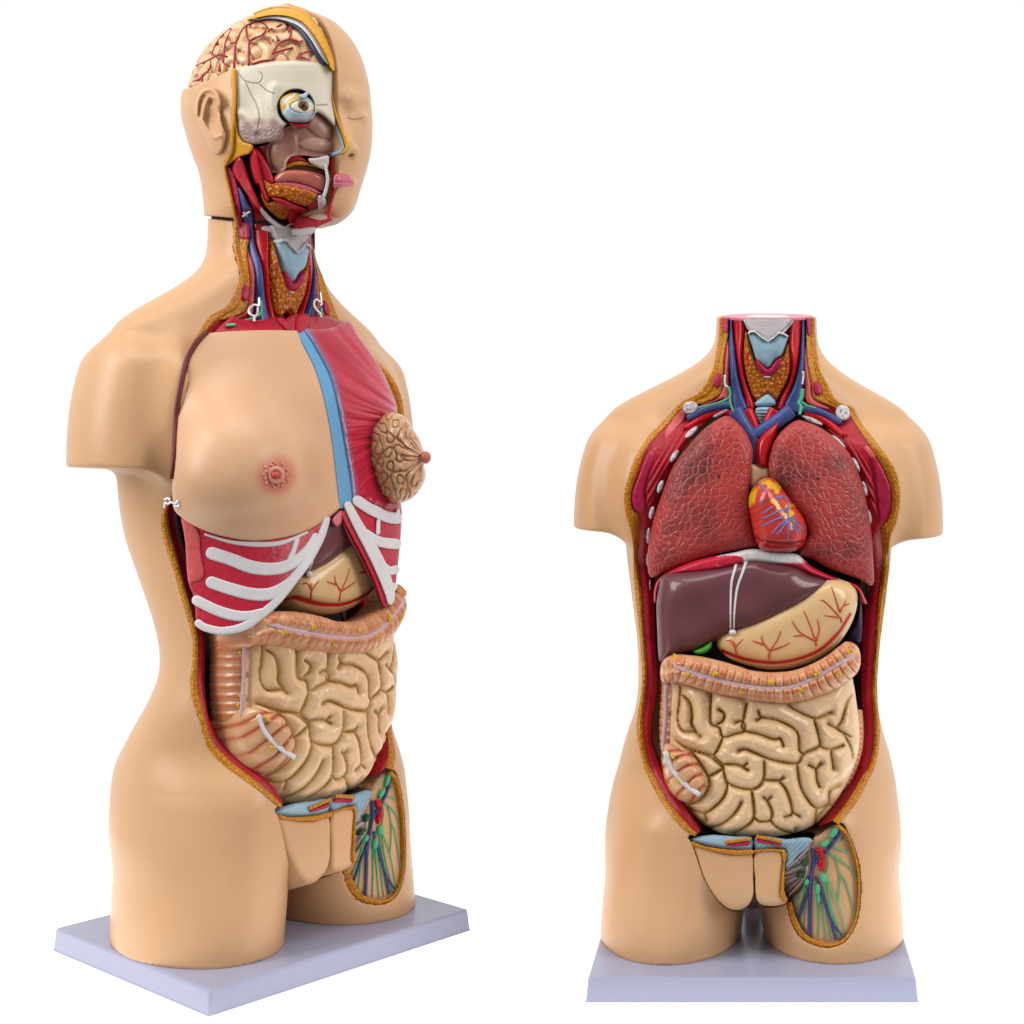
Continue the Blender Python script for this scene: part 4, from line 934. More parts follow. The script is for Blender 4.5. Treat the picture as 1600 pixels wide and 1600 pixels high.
V, Fc = tube_geo([pn+e1*10*math.cos(a)+e2*10*math.sin(a)-_D*7 for a in np.linspace(0, 2*np.pi, 25)], 4.2, 8, up=_D)
obj('nipple', V, Fc, NIPL, plate_)
obj('nipple', *ellipsoid_geo(pn-_D*8, (7.5, 7.5, 6), 10), NIPM, plate_)
bodyL = lambda P: body(np.c_[P[:, :2], 38+(P[:, 2]-38)/ZS])
tubes('plate_gap', 'L', [SEAM], lambda P: np.minimum(bodyL(P), chest(P)), mat('plate_gap_paint', (112, 14, 16), rough=.4), plate_, r=5, lift=2.5, taper=.8)
# breast bone strip, big chest muscle
BLU = B4((398, 176), (435, 270), (512, 420), (562, 560), (602, 720), (642, 920), (672, 1150), (700, 1400), (716, 1478), (752, 1478), (805, 1430), (790, 1280), (760, 1100), (726, 900), (692, 720), (655, 560), (612, 450), (552, 338), (484, 222), (452, 168))
RIGHTB = spline(B4((452, 168), (484, 222), (552, 338), (612, 450), (655, 560), (692, 720), (726, 900), (760, 1100), (790, 1280), (805, 1430)), 5)
chestpart('breast_bone', BLU, mat('breast_bone_blue_paint', (112, 176, 222), rough=.33), c0(2), 2, 3, smooth=2)
def pec_c(d, Q):
    g = seg_dist(Q, RIGHTB[:-1], RIGHTB[1:]); q = np.stack([(Q[:, 0]-380)*4.70588, (Q[:, 1]-480)*4.70588], 1)
    k = np.clip(1-g/13, 0, 1)[:, None]**1.2
    an = np.arctan2(q[:, 1]-880-.25*(1250-q[:, 0]), 1320-q[:, 0]); s = waves(np.c_[an*70, g*.10, 0*g], 9, seed=4)
    s2 = waves(np.c_[an*160, g*.12, 0*g], 9, seed=9)
    t = np.clip(.5+.35*s+.25*s2, 0, 1)[:, None]
    c = np.array([196, 34, 62.])*t+np.array([214, 48, 76.])*(1-t)
    return c*(1-k)+np.array([128, 170, 214.])*k
def pec_h(d, Q):
    q = np.stack([(Q[:, 0]-380)*4.70588, (Q[:, 1]-480)*4.70588], 1)
    an = np.arctan2(q[:, 1]-880-.25*(1250-q[:, 0]), 1320-q[:, 0])
    g = seg_dist(Q, RIGHTB[:-1], RIGHTB[1:])
    return 7*ramp(d, 9)+np.clip(g/20, 0, 1)*(1.3*waves(np.c_[an*70, g*.10, 0*g], 9, seed=4)+.7*waves(np.c_[an*160, g*.12, 0*g], 9, seed=9))
PEC = B4((440, 168), (484, 222), (552, 338), (612, 450), (655, 560), (692, 720), (726, 900), (760, 1100), (790, 1280), (806, 1440), (845, 1395), (900, 1420), (1000, 1470), (1100, 1502), (1158, 1492), (1158, 1440), (1180, 1100), (1160, 800), (1110, 660), (1040, 500), (940, 340), (852, 220), (818, 150), (790, 106), (730, 106), (680, 143), (560, 160), (490, 150))
chestpart('breast_muscle', PEC, PAINTG, c0(2), 0, smooth=2, paint=pec_c, hf=pec_h)
TOPM = B2((180, 1590), (250, 1520), (330, 1462), (345, 1490), (450, 1500), (560, 1495), (660, 1475), (720, 1500), (760, 1470), (830, 1450), (900, 1470), (1050, 1462), (1120, 1490), (1260, 1540), (1250, 1600), (1000, 1615), (820, 1612), (500, 1612), (200, 1612))
chestpart('neck_base_muscle', TOPM, mat('deep_muscle_paint', (188, 30, 56), rough=.3, bump=1, bscale=200, var=.15, vscale=100), c0(12), 10, 6, smooth=2, thick=60)
chestpart('neck_base_muscle', B2((810, 1480), (870, 1445), (920, 1470), (920, 1540), (860, 1600), (815, 1590)), MUSCLE, c0(4), 8, 6, smooth=2)
chestpart('neck_base_muscle', B2((660, 1480), (720, 1490), (780, 1560), (750, 1590), (700, 1540)), MUSCLE, c0(4), 8, 5, smooth=2)
chestpart('lymph_duct', B2((270, 1530), (340, 1525), (335, 1545), (270, 1550)), GREEN, c0(0), 4, 3, smooth=2)
# dissected breast
GLP = B4((1000, 830), (1040, 785), (1090, 772), (1160, 788), (1212, 830), (1252, 900), (1292, 960), (1322, 1040), (1338, 1080), (1330, 1160), (1344, 1230), (1320, 1310), (1262, 1388), (1192, 1432), (1120, 1442), (1050, 1402), (990, 1330), (950, 1230), (920, 1130), (910, 1050), (930, 980), (945, 900))
NL = np.array(B4((1330, 1105))[0])
def viewplane(side, T0):
    e = ROT[side]
    return lambda P: T0-((P-ORG[side])[:, :2]@e.T)[:, 1]
def lob(Q):
    r = Q-NL; rr = np.linalg.norm(r, axis=1); an = np.arctan2(r[:, 1], -r[:, 0])
    q1 = np.c_[Q*1.0, 0*rr]; w = waves(q1, 15, n=30, seed=12)
    w2 = waves(np.c_[an*34, rr*.12, 0*rr], 11, n=20, seed=3)
    k = np.clip((58-rr)/30, 0, 1)
    return w*(1-k)+w2*k
def gl_h(d, Q):
    w = lob(Q); return 58*ramp(d, 40)+7.5*np.clip(np.abs(w)/.8, 0, 1)**.8+1.5*ramp(d, 4)
def gl_c(d, Q):
    w = np.abs(lob(Q)); k = np.exp(-(w/.33)**2)[:, None]*.4; rr = np.linalg.norm(Q-NL, axis=1); p = np.clip((40-rr)/35, 0, 1)[:, None]*.35
    c = np.array([222, 172, 128.])*(1-p)+np.array([226, 150, 130.])*p
    return c*(1-k)+np.array([172, 116, 74.])*k
gl = relief('milk_gland', 'L', GLP, viewplane('L', 2722), PAINTG, plate_, h=gl_h, paint=gl_c, step=1.1, thick=40)
pnl = ORG['L']+2678*rays('L', [NL+np.array([2.5, 0])])[0]
obj('nipple', *ellipsoid_geo(pnl, (9, 9, 11), 10), mat('pale_nipple_paint', (212, 112, 98), rough=.3), gl)
# ribs
RR = mat('rib_gap_muscle_paint', (206, 38, 66), rough=.33, bump=1.2, bscale=220, var=.12, vscale=170)
def ribbon(name, fr_, c, w, surf, m, h=3.2, parent=None, step=1.2, thick=14):
    C = spline(fr_(*c), 7); T = np.gradient(C, axis=0); T /= np.linalg.norm(T, axis=1)[:, None]; Nn = np.stack([-T[:, 1], T[:, 0]], 1)
    s = (fr_((1, 0))[0][0]-fr_((0, 0))[0][0]); ww = np.interp(np.linspace(0, 1, len(C)), np.linspace(0, 1, len(w)), w)[:, None]*s*.54
    a0 = np.linspace(0, np.pi, 7)[1:-1]
    cap = lambda i, sg: [C[i]+ww[i]*(Nn[i]*sg*math.cos(a)+T[i]*sg*math.sin(a)) for a in a0]
    poly = np.concatenate([C+Nn*ww, cap(-1, 1), (C-Nn*ww)[::-1], cap(0, -1)])
    return relief(name, 'L', poly.tolist(), surf, m, parent or plate_, h=lambda d, Q: h*ramp(d, 3.5), step=step, thick=thick, smooth=0)
chestpart('rib_muscle', B5((96, 180), (250, 275), (400, 312), (560, 330), (760, 310), (900, 262), (1020, 180), (1012, 240), (930, 400), (850, 540), (740, 700), (600, 830), (480, 895), (350, 925), (262, 912), (192, 865), (175, 700), (135, 585), (122, 350)), RR, c0(3), 4, 5, smooth=3, thick=20)
chestpart('side_muscle', B5((100, 195), (200, 270), (215, 420), (235, 560), (170, 600), (135, 588), (118, 350)), SALMON, c0(1), 5, 4, smooth=3)
for c, w in (([(1002, 205), (962, 320), (882, 460), (790, 590), (690, 715), (575, 815), (470, 880), (350, 902), (250, 884), (200, 855)], [40, 50, 60, 50, 50, 54, 50, 46, 46, 46]),
             ([(285, 418), (400, 455), (540, 506), (680, 515), (790, 478), (880, 400), (930, 310)], [76, 76, 80, 74, 70, 60, 40]),
             ([(282, 600), (400, 640), (540, 674), (660, 668), (770, 600), (850, 500)], [72, 74, 76, 74, 60, 50]),
             ([(190, 712), (300, 768), (420, 806), (520, 808), (600, 780)], [60, 64, 66, 60, 40]),
             ([(245, 300), (400, 346), (560, 362), (720, 352), (880, 288)], [16, 24, 34, 30, 16]),
             ([(815, 330), (795, 400), (770, 470)], [36, 34, 44])):
    ribbon('rib', B5, c, w, c0(0), WHITE)
chestpart('rib_muscle', B5((1100, 160), (1170, 70), (1195, 60), (1300, 125), (1400, 140), (1466, 105), (1466, 285), (1446, 500), (1422, 680), (1385, 742), (1350, 740), (1300, 600), (1220, 430), (1150, 300), (1104, 210)), RR, c0(2), 3, 4, smooth=3, thick=30)
for c, w in (([(1135, 120), (1205, 255), (1285, 395), (1350, 530), (1395, 660), (1400, 720)], [50, 62, 74, 76, 62, 40]),
             ([(1195, 90), (1280, 145), (1380, 190), (1440, 200)], [64, 64, 66, 66]),
             ([(1240, 290), (1330, 345), (1435, 360)], [50, 60, 62]), ([(1325, 215), (1322, 290)], [24, 26]),
             ([(1330, 470), (1390, 525), (1432, 520)], [40, 50, 50]), ([(1375, 610), (1405, 640), (1425, 625)], [30, 40, 40]),
             ([(1448, 150), (1444, 180), (1440, 200)], [20, 30, 34])):
    ribbon('rib', B5, c, w, c0(-2), WHITE)
chestpart('plate_inner_edge', B5((1090, 165), (1110, 160), (1160, 290), (1230, 425), (1310, 590), (1362, 742), (1345, 745), (1300, 640), (1230, 500), (1150, 350), (1105, 250)), mat('inner_edge_paint', (120, 8, 22), rough=.4), c0(5), 2, 3, smooth=3)
chestpart('breast_bone_tip', B5((1040, 195), (1088, 148), (1100, 165), (1092, 232), (1062, 252), (1035, 222)), PINK, c0(3), 7, 4, smooth=3)

# ------------------------------------------------------------------ wire hooks
def wire(name, P, r=2.3, parent=None): return obj(name, *tube_geo(spline(P, 5), r, 8), STEEL, parent or L)
def wpt(px, T): return ORG['L']+T*rays('L', [px])[0]
for pts, T in ((((405, 465), (404, 478), (398, 476), (391, 480), (389, 488), (396, 494), (402, 490), (403, 480)), 2590), (((398, 494), (397, 502)), 2590), (((500, 456), (501, 472), (494, 468), (490, 474), (494, 484), (500, 490), (502, 496)), 2630), (((500, 478), (503, 474)), 2630), (((257, 780), (262, 778), (266, 782), (263, 787), (258, 785), (257, 793)), 2665), (((266, 784), (273, 786), (278, 783), (279, 790), (272, 790)), 2662)):
    if pts[0][0] < 300:
        wire('wire_hook', [on_surf('L', [p_], lambda P: np.minimum(bodyL(P), chest(P)), 4)[0] for p_ in pts], 2.0)
    else: wire('wire_hook', [on_surf('L', [p_], lambda P: np.minimum(bodyL(P), chest(P)), 5)[0] for p_ in pts])

# ------------------------------------------------------------------ the head
HK = 2738.6/F; HC = np.array([30., 15.]); SN, CS = math.sin(math.radians(33.8)), math.cos(math.radians(33.8))
HR = np.array([(13, 428, 446, 440), (15, 418, 458, 455), (20, 404, 470, 470), (28, 388, 483, 482), (45, 362, 526, 497), (64, 340, 544, 506), (85, 318, 557, 513), (108, 305, 565, 518), (136, 296, 572, 521), (161, 290, 574, 522), (187, 291, 576, 524), (221, 300, 575, 526), (244, 307, 572, 526), (272, 318, 565, 524), (297, 324, 557, 523), (319, 328, 551, 520), (332, 330, 546, 518), (345, 331, 538, 516)], float)
HR[:6, 2] = [450, 462, 476, 490, 524, 544]
_hz = CH+(HY-HR[:, 0])*HK
_e = (HR[:, 2]-HR[:, 1])/2*HK; _c = ((HR[:, 2]+HR[:, 1])/2-431)*HK; _F = _c/SN; _m = (HR[:, 3]-431)*HK/SN
_b = np.maximum(_m-_F, .55*_e); _b = np.minimum(_b, 1.25*_e); _a = np.sqrt(np.maximum(_e**2-(_b*SN)**2, (.5*_e)**2))/CS
o_ = np.argsort(_hz); _hzf = np.arange(_hz.min()-60, _hz.max()+.1, 2.)
_ht = np.stack([np.interp(_hzf, _hz[o_], v[o_]) for v in (_F, _a, _b)], -1)
_kk = np.exp(-.5*(np.arange(-8, 9)/3.)**2); _kk /= _kk.sum()
_hs = np.stack([np.convolve(np.pad(_ht[:, k], 8, mode='edge'), _kk, 'valid') for k in range(3)], -1)
_w = np.clip((_hzf.max()-_hzf)/60, 0, 1)[:, None]; _ht = _hs*_w+_ht*(1-_w)
ZTOP = _hz.max()
def head0(P):
    x, y, z = P.T; Ff, a, b = [np.interp(z, _hzf, _ht[:, k]) for k in range(3)]
    fx = x-HC[0]; fy = -(y-HC[1])-Ff
    d = (np.sqrt((fx/a)**2+(fy/b)**2)-1)*np.minimum(a, b)*.9
    d = np.maximum(d, (z-ZTOP-3)*.9)
    jaw = 1262+np.clip(-(y-HC[1])-60, 0, 999)*.10+np.clip(-(y-HC[1])-150, 0, 99)*.10
    d = smax(d, (jaw-z)*.9, 18)
    zn = 38+(z-38)/ZS
    cx, cy, a2, b2 = sect(zn); n_ = (np.sqrt(((x-cx)/a2)**2+((y-cy)/b2)**2)-1)*80
    n_ = np.maximum(n_, z-1380)
    return smin(d, n_, 22)
def hp(px, off=0): return on_surf('L', [px], lambda P: head0(P)+off, 0)[0]
def caps(P, a, b, r0, r1):
    ab = b-a; t = np.clip(((P-a)@ab)/(ab@ab), 0, 1); return np.linalg.norm(P-a-t[:, None]*ab, axis=1)-(r0+(r1-r0)*t)
_yb = hp((524, 170)); _yt = hp((527, 226))
_pl = lambda px: ORG['L']+(30-ORG['L'][0])/rays('L', [px])[0, 0]*rays('L', [px])[0]
NB = _pl((522, 172)); NT = _pl((533, 226))
NW = np.array([50., NT[1]+3, NT[2]-8])
SOCK = hp((552, 174), -19); EYE = hp((556, 183), 9); BROW = [hp((541, 152), 5), hp((563, 155), 8)]
LIPP = [hp((526, 284), 4), hp((546, 286), 4)]
CHN = hp((527, 325), 6)
def head(P):
    d = head0(P)
    d = smax(d, 33-np.linalg.norm((P-SOCK)/np.array([1.25, 1, .9]), axis=1), 16)
    d = smin(d, caps(P, NB, NT, 12, 20), 10)
    d = smin(d, np.linalg.norm((P-NW)/np.array([.8, 1, .85]), axis=1)-18, 5)
    d = smax(d, 5-np.linalg.norm((P-NW-np.array([2, -6, -15.]))/np.array([1.5, 1, .8]), axis=1), 3)
    d = smin(d, caps(P, BROW[0], BROW[1], 12, 9), 16)
    d = smin(d, np.linalg.norm((P-EYE)/np.array([1.4, 1, .8]), axis=1)-15, 8)
    d = smin(d, caps(P, LIPP[0], LIPP[1], 13, 7), 10)
    d = smin(d, np.linalg.norm(P-CHN, axis=1)-13, 26)
    return d
HSEAM = lambda P: 38+(NECK0+(P[:, 1]+45)*NECKS-38)*ZS+5-P[:, 2]
DIS = B1((-200, 690), (118, 650), (300, 575), (446, 500), (450, 750), (440, 950), (430, 1110), (378, 1222))+B2((300, 520), (335, 690), (352, 800), (1000, 860), (1600, 800), (1600, -1000), (-200, -1000))
RDIS = Raster(np.array(DIS))
def headskin(P):
    d = np.maximum(head(P), HSEAM(P)); Q = project('L', P)
    return np.maximum(d, -np.maximum(RDIS(Q)*1.12, P[:, 0]-27))
hd_ = empty('head', (0, 0, 0)); hd_.parent = L; hd_['label'] = 'removable head, dissected on one half, closed eye on the other'
hskin = obj('head_skin', *nets(headskin, (-150, -275, 1200), (215, 240, 1664), 2.7), SKIN, hd_)
hs = lambda off: (lambda P: np.maximum(head0(P)+off, -1e4))
def hpart(name, pts, m, off, h=4., r=5, step=1.1, thick=20, paint=None, smooth=4, hf=None, parent=None, surf=None):
    return relief(name, 'L', pts, surf or hs(off), m, parent or hd_, h=hf or (lambda d, Q: h*ramp(d, r)), step=step, thick=thick, paint=paint, smooth=smooth)
# brain: right hemisphere
BRL = Raster(np.array(B1((-400, 720), (60, 700), (300, 580), (450, 520), (470, 535), (600, 495), (780, 470), (1000, 472), (1150, 505), (1175, 470), (1400, 300), (1400, -400), (-400, -400))))
def gyri(P):
    q = P*np.array([1, 1, 1.]); w = waves(q, 36, n=34, seed=21)
    return w
def brain(P):
    d = np.maximum(head0(P)+9, P[:, 0]-19); Q = project('L', P)
    d = smax(d, BRL(Q)*1.1, 6)
    w = np.abs(gyri(P)); return d-9.5*np.clip(w/1.0, 0, 1)**.5+6
V, Fc = nets(brain, (-150, -205, 1440), (30, 225, 1660), 3.)
w = np.abs(gyri(V))[:, None]; k = np.exp(-(w/.17)**2)
br = obj('brain', V, Fc, PAINTG, hd_, np.array([240, 196, 146.])*(1-k*.55)+np.array([206, 120, 78.])*k*.55)
BV = [B1(*g) for g in [[(450, 500), (455, 400), (470, 300), (540, 190), (680, 150), (740, 150)], [(372, 460), (375, 400), (388, 310), (430, 215)], [(285, 400), (340, 290), (425, 208)], [(560, 480), (562, 320), (600, 282), (660, 255), (690, 195), (640, 160)], [(540, 190), (545, 260), (566, 320)], [(735, 400), (782, 322), (860, 290), (945, 312)], [(860, 290), (878, 195)], [(775, 300), (762, 262)], [(915, 325), (955, 295)], [(885, 350), (740, 392)], [(915, 430), (960, 390), (1025, 372)], [(172, 485), (270, 440), (352, 402), (372, 462), (420, 490)], [(150, 600), (212, 570), (270, 505), (280, 445)], [(275, 385), (335, 432)], [(580, 472), (660, 448), (735, 436), (740, 395)], [(640, 262), (700, 300), (722, 322)], [(868, 182), (850, 240)], [(340, 525), (346, 470)], [(470, 310), (420, 320)], [(400, 420), (360, 395)], [(215, 600), (222, 545)], [(730, 210), (700, 235)], [(800, 180), (760, 200)], [(940, 420), (1000, 440)]]]
tubes('brain_artery', 'L', BV, hs(7), mat('brain_artery_paint', (176, 30, 48), rough=.25), br, r=2.0, lift=3, taper=.6)
# cut edge over the crown
hpart('crown_fat', B1((540, 145), (640, 92), (720, 66), (800, 60), (900, 72), (1000, 128), (1080, 225), (1135, 345), (1175, 450), (1185, 520), (1160, 500), (1140, 440), (1090, 340), (1030, 245), (950, 160), (840, 118), (720, 112), (620, 130)), FATY, -8, 2, 4, smooth=3, thick=30)
hpart('skull_edge', B1((600, 148), (720, 110), (840, 116), (955, 160), (1035, 245), (1095, 340), (1145, 450), (1135, 470), (1080, 400), (1000, 270), (920, 190), (820, 150), (720, 135)), WHITE, -1, 3, 4, smooth=3, thick=30)
tubes('brain_sinus', 'L', [B1((735, 132), (840, 150), (940, 215), (1010, 300), (1065, 385), (1125, 462))], hs(3), mat('sinus_paint', (58, 70, 98), rough=.3), hd_, r=5, lift=0, taper=1.5)
# skull with the eye
SKU = B1((466, 512), (600, 470), (780, 446), (1000, 448), (1150, 488), (1172, 600), (1166, 720), (1178, 800), (1198, 885), (1190, 930), (1130, 870), (1060, 825), (1020, 880), (960, 908), (850, 912), (815, 940), (790, 1000), (742, 1042), (690, 1046), (600, 1062), (520, 1042), (482, 982), (470, 900), (466, 700))
SUT = [B1(*g) for g in [[(490, 550), (540, 600), (630, 612), (662, 565), (640, 530)], [(540, 612), (580, 700), (620, 780), (640, 880), (612, 985)], [(640, 622), (690, 665), (745, 690)], [(1060, 775), (1140, 770)]]]
ORB = np.array(B1((905, 790))[0])
def sku_h(d, Q):
    o = np.linalg.norm((Q-ORB)/np.array([29, 29.]), axis=1); q = np.stack([(Q[:, 0]-270)*4.70588, Q[:, 1]*4.70588], 1)
    ridge = 6*np.exp(-(line_dist(q, [[(740, 640), (725, 740), (740, 840), (800, 930)]])/28)**2)
    arch = 5*np.exp(-(line_dist(q, [[(480, 830), (540, 870), (600, 960)]])/26)**2)
    temple = -5*np.exp(-(((q[:, 0]-580)/80)**2+((q[:, 1]-740)/120)**2))
    pit = .4*waves(np.c_[q, 0*d], 26, seed=2)*np.clip((q[:, 1]-900)/60, 0, 1)
    return 8*ramp(d, 7)+ridge+arch+temple+pit-1.3*np.exp(-(line_dist(Q, SUT)/1.0)**2)-16*np.clip((1.03-o)*6, 0, 1)
def sku_c(d, Q):
    q = np.stack([(Q[:, 0]-270)*4.70588, Q[:, 1]*4.70588], 1); g = np.clip((q[:, 1]-840)/110+.25*waves(np.c_[q, 0*d], 90, seed=6), 0, 1)[:, None]*np.clip((1000-q[:, 0])/150, 0, 1)[:, None]
    c = np.array([232, 222, 202.])*(1-g)+np.array([178, 150, 144.])*g
    k = np.exp(-(line_dist(Q, SUT)/.75)**2)[:, None]*.8; c = c*(1-k)+np.array([146, 108, 84.])*k
    o = (np.linalg.norm((Q-ORB)/np.array([29, 29.]), axis=1) < 1.0)[:, None]
    return np.where(o, np.array([70, 46, 36.]), c)
sk = hpart('skull', SKU, mat('skull_paint', attr=True, rough=.4, bump=.5, bscale=120), 9, step=.9, hf=sku_h, paint=sku_c, smooth=3, thick=30)
EYP = B1((780, 770), (795, 715), (865, 680), (950, 690), (1030, 740), (1046, 800), (1020, 870), (965, 908), (862, 902), (802, 845))
def eye_c(d, Q):
    q = np.stack([(Q[:, 0]-270)*4.70588, Q[:, 1]*4.70588], 1)
    yel = (line_dist(q, [[(785, 780), (800, 720), (870, 690)], [(800, 800), (870, 740), (920, 700)]]) < 16)
    c = np.where(yel[:, None], np.array([228, 182, 90.]), np.array([186, 206, 222.]))
    band = line_dist(q, [[(900, 690), (840, 760), (800, 830)]]) < 24
    c = np.where((band & ~yel)[:, None], np.array([216, 228, 236.]), c)
    wh = (np.abs((q[:, 0]-960)/95)**1.5+np.abs((q[:, 1]-783-.10*(q[:, 0]-960))/48)**1.5) < 1
    return np.where(wh[:, None], np.array([240, 228, 200.]), c)
eye = hpart('eyeball', EYP, PAINTG, 14, step=.8, hf=lambda d, Q: 34*ramp(d, 24)-3*np.exp(-((np.abs(((Q[:, 0]-474)/20.2)**2+((Q[:, 1]-166.4)/10.2)**2-1))/.16)**2), paint=eye_c, smooth=4, thick=20)
ep = on_surf('L', B1((958, 778)), hs(14), 33)[0]; Dv = rays('L', B1((958, 778)))[0]; Dv /= np.linalg.norm(Dv)
def facing(c, r, dep, name, m, parent):
    a = np.cross(Dv, [0, 0, 1.]); a /= np.linalg.norm(a); b = np.cross(a, Dv)
    return obj(name, *ellipsoid_geo(c, (r, r, dep), 12, np.stack([a, b, Dv], 1)), m, parent)
facing(ep, 9.5, 4, 'iris', mat('iris_paint', (122, 78, 44), rough=.12, coat=.5), eye); facing(ep-Dv*2.2, 4.3, 3, 'pupil', mat('pupil_paint', (14, 12, 12), rough=.1), eye)
hpart('eye_muscle', B1((930, 700), (960, 690), (998, 668), (990, 705), (960, 730)), mat('eye_muscle_paint', (190, 208, 222), rough=.3), -12, 4, 2, smooth=2)
hpart('eye_muscle', B1((850, 905), (920, 915), (990, 912), (985, 930), (910, 932)), ARTERY, 2, 6, 2, smooth=2)
# fat strip before the ear and the deep tissue behind everything
hpart('deep_tissue', B1((470, 900), (800, 900), (1160, 800), (1240, 1060), (1200, 1150), (1180, 1300), (1170, 1500), (1160, 1600))+B2((1080, 690), (1000, 750), (935, 840), (560, 800), (352, 760), (320, 560), (252, 300)), mat('deep_tissue_paint', (150, 20, 34), rough=.35, bump=1, bscale=200, var=.15, vscale=100), 42, 2, 5, step=2, thick=10)
hpart('cheek_fat', B1((444, 520), (462, 512), (470, 600), (466, 800), (470, 900), (482, 980), (522, 1042), (590, 1068), (570, 1125), (500, 1150), (450, 1180), (385, 1228), (398, 1180), (430, 1110), (442, 950), (450, 750)), FATY, 5, 4, 4, smooth=3)
# nose and mouth cavity
NAS = B1((820, 940), (960, 906), (1010, 900), (1050, 818), (1110, 845), (1190, 935), (1232, 1042), (1226, 1090), (1150, 1132), (1060, 1152), (960, 1142), (880, 1150), (840, 1190), (830, 1240), (770, 1268), (722, 1255), (690, 1150), (690, 1070), (750, 1038), (790, 1000))
TUR = [((1080, 925), (140, 74), .6), ((1060, 1065), (140, 56), .15), ((820, 1100), (100, 160), .3)]
def nas_h(d, Q):
    q = np.stack([(Q[:, 0]-270)*4.70588, Q[:, 1]*4.70588], 1); v = -8*ramp(d, 6)
    for (c, r, a) in TUR:
        p = q-np.array(c); x = p[:, 0]*math.cos(a)+p[:, 1]*math.sin(a); y = -p[:, 0]*math.sin(a)+p[:, 1]*math.cos(a)
        v = np.maximum(v, -8*ramp(d, 6)+8*np.sqrt(np.clip(1-(x/r[0])**2-(y/r[1])**2, 0, 1)))
    return v
NASM = mat('nasal_lining_paint', (204, 158, 140), rough=.32, rgb2=(160, 108, 90), vscale=40, th=(.35, .65))
hpart('nasal_cavity', NAS, NASM, 13, step=.9, hf=nas_h, smooth=3, thick=8)
midp = lambda off: (lambda P: 27.5+off-P[:, 0])
HRIB = lambda name, fr_, c, w, off, m, h=4: relief(name, 'L', ribbonp(fr_, c, w), midp(0), m, hd_, h=lambda d, Q: (h+6-off)*ramp(d, 2.5), step=.8, thick=20, smooth=0)
def ribbonp(fr_, c, w):
    C = spline(fr_(*c), 7); T = np.gradient(C, axis=0); T /= np.linalg.norm(T, axis=1)[:, None]; Nn = np.stack([-T[:, 1], T[:, 0]], 1)
    ww = np.interp(np.linspace(0, 1, len(C)), np.linspace(0, 1, len(w)), w)[:, None]*.5
    return np.concatenate([C+Nn*ww, (C-Nn*ww)[::-1]]).tolist()
HRIB('profile_fat', B1, [(1172, 520), (1166, 600), (1168, 700), (1188, 810), (1226, 925), (1270, 1020), (1282, 1075), (1262, 1110), (1225, 1130)], [3, 3, 4, 5, 6, 8, 8, 6, 4], 2, FATY)
HRIB('nose_cartilage', B1, [(1195, 930), (1226, 1000), (1250, 1075), (1240, 1106), (1185, 1132), (1090, 1150), (1010, 1166)], [4, 5, 6, 6, 7, 8, 3], 4, CYAN, 6)
hpart('hard_palate', B1((1000, 1165), (1060, 1160), (1140, 1142), (1150, 1170), (1145, 1215), (1125, 1250), (1060, 1225), (1010, 1195)), mat('palate_paint', (222, 204, 200), rough=.35, bump=1, bscale=200), 7, 6, 4, smooth=3)
HRIB('lip_muscle', B1, [(1168, 1160), (1168, 1220), (1185, 1290), (1190, 1350), (1175, 1420), (1158, 1500), (1150, 1580), (1148, 1620)], [8, 8, 7, 7, 6, 6, 6, 5], 3, ARTERY)
HRIB('lip_fat', B1, [(1140, 1240), (1155, 1310), (1160, 1360), (1140, 1430), (1125, 1490)], [3, 4, 4, 4, 3], 3, FAT)
relief('tooth_row', 'L', ribbonp(B1, [(1118, 1205), (1132, 1270), (1140, 1330), (1126, 1400), (1104, 1460)], [4, 5, 6, 6, 6]), hs(4), WHITE, hd_, h=lambda d, Q: 5*ramp(d, 2.5), step=.8, thick=20, smooth=0)
hpart('jaw_bone', B2((985, 530), (1035, 540), (1055, 600), (1072, 690), (1030, 715), (990, 700), (985, 620)), BONE, 3, 6, 4, smooth=3)
hpart('soft_palate', B1((838, 1190), (870, 1145), (930, 1145), (985, 1180), (1000, 1196), (920, 1186), (860, 1200)), MUSCLE, 18, 6, 4, smooth=3)
hpart('palate_fat', B1((826, 1215), (880, 1190), (960, 1186), (1040, 1215), (1090, 1240), (1000, 1222), (900, 1220), (840, 1240)), FAT, 16, 5, 3, smooth=3)
hpart('mouth_roof', B1((800, 1270), (840, 1235), (920, 1215), (1010, 1222), (1100, 1250), (1135, 1300), (1060, 1275), (950, 1255), (860, 1258)), mat('mouth_roof_paint', (120, 72, 46), rough=.35), 20, 4, 4, smooth=3)
hpart('tongue', B1((738, 1310), (790, 1262), (880, 1246), (1000, 1254), (1100, 1280), (1142, 1335), (1132, 1405), (1098, 1415), (1000, 1372), (880, 1342), (760, 1352)), mat('tongue_paint', (206, 112, 96), rough=.2, bump=1, bscale=150, coat=.3), 16, 12, 9, smooth=4)
hpart('tongue_base', B1((736, 1345), (880, 1342), (1000, 1370), (1096, 1418), (1080, 1440), (980, 1405), (850, 1372), (750, 1368)), PINK, 12, 4, 3, smooth=3)
hpart('jaw_floor', B2((740, 680), (880, 690), (1000, 722), (1086, 700), (1092, 722), (1000, 762), (930, 800), (760, 800)), MUSCLE, 0, 2, 4, smooth=2, surf=midp(-6))
hpart('laryngeal_membrane', B2((740, 795), (850, 785), (965, 772), (938, 832), (800, 838)), mat('membrane_paint', (214, 206, 208)), 0, 2, 3, smooth=2, surf=midp(-10))
tubes('cut_edge', 'L', [B1((446, 505), (449, 650), (450, 750), (440, 950), (430, 1110), (378, 1224)), B2((251, 298), (300, 520), (335, 690), (350, 772))], hs(0), FATY, hd_, r=2.6, lift=1.5, taper=1.)
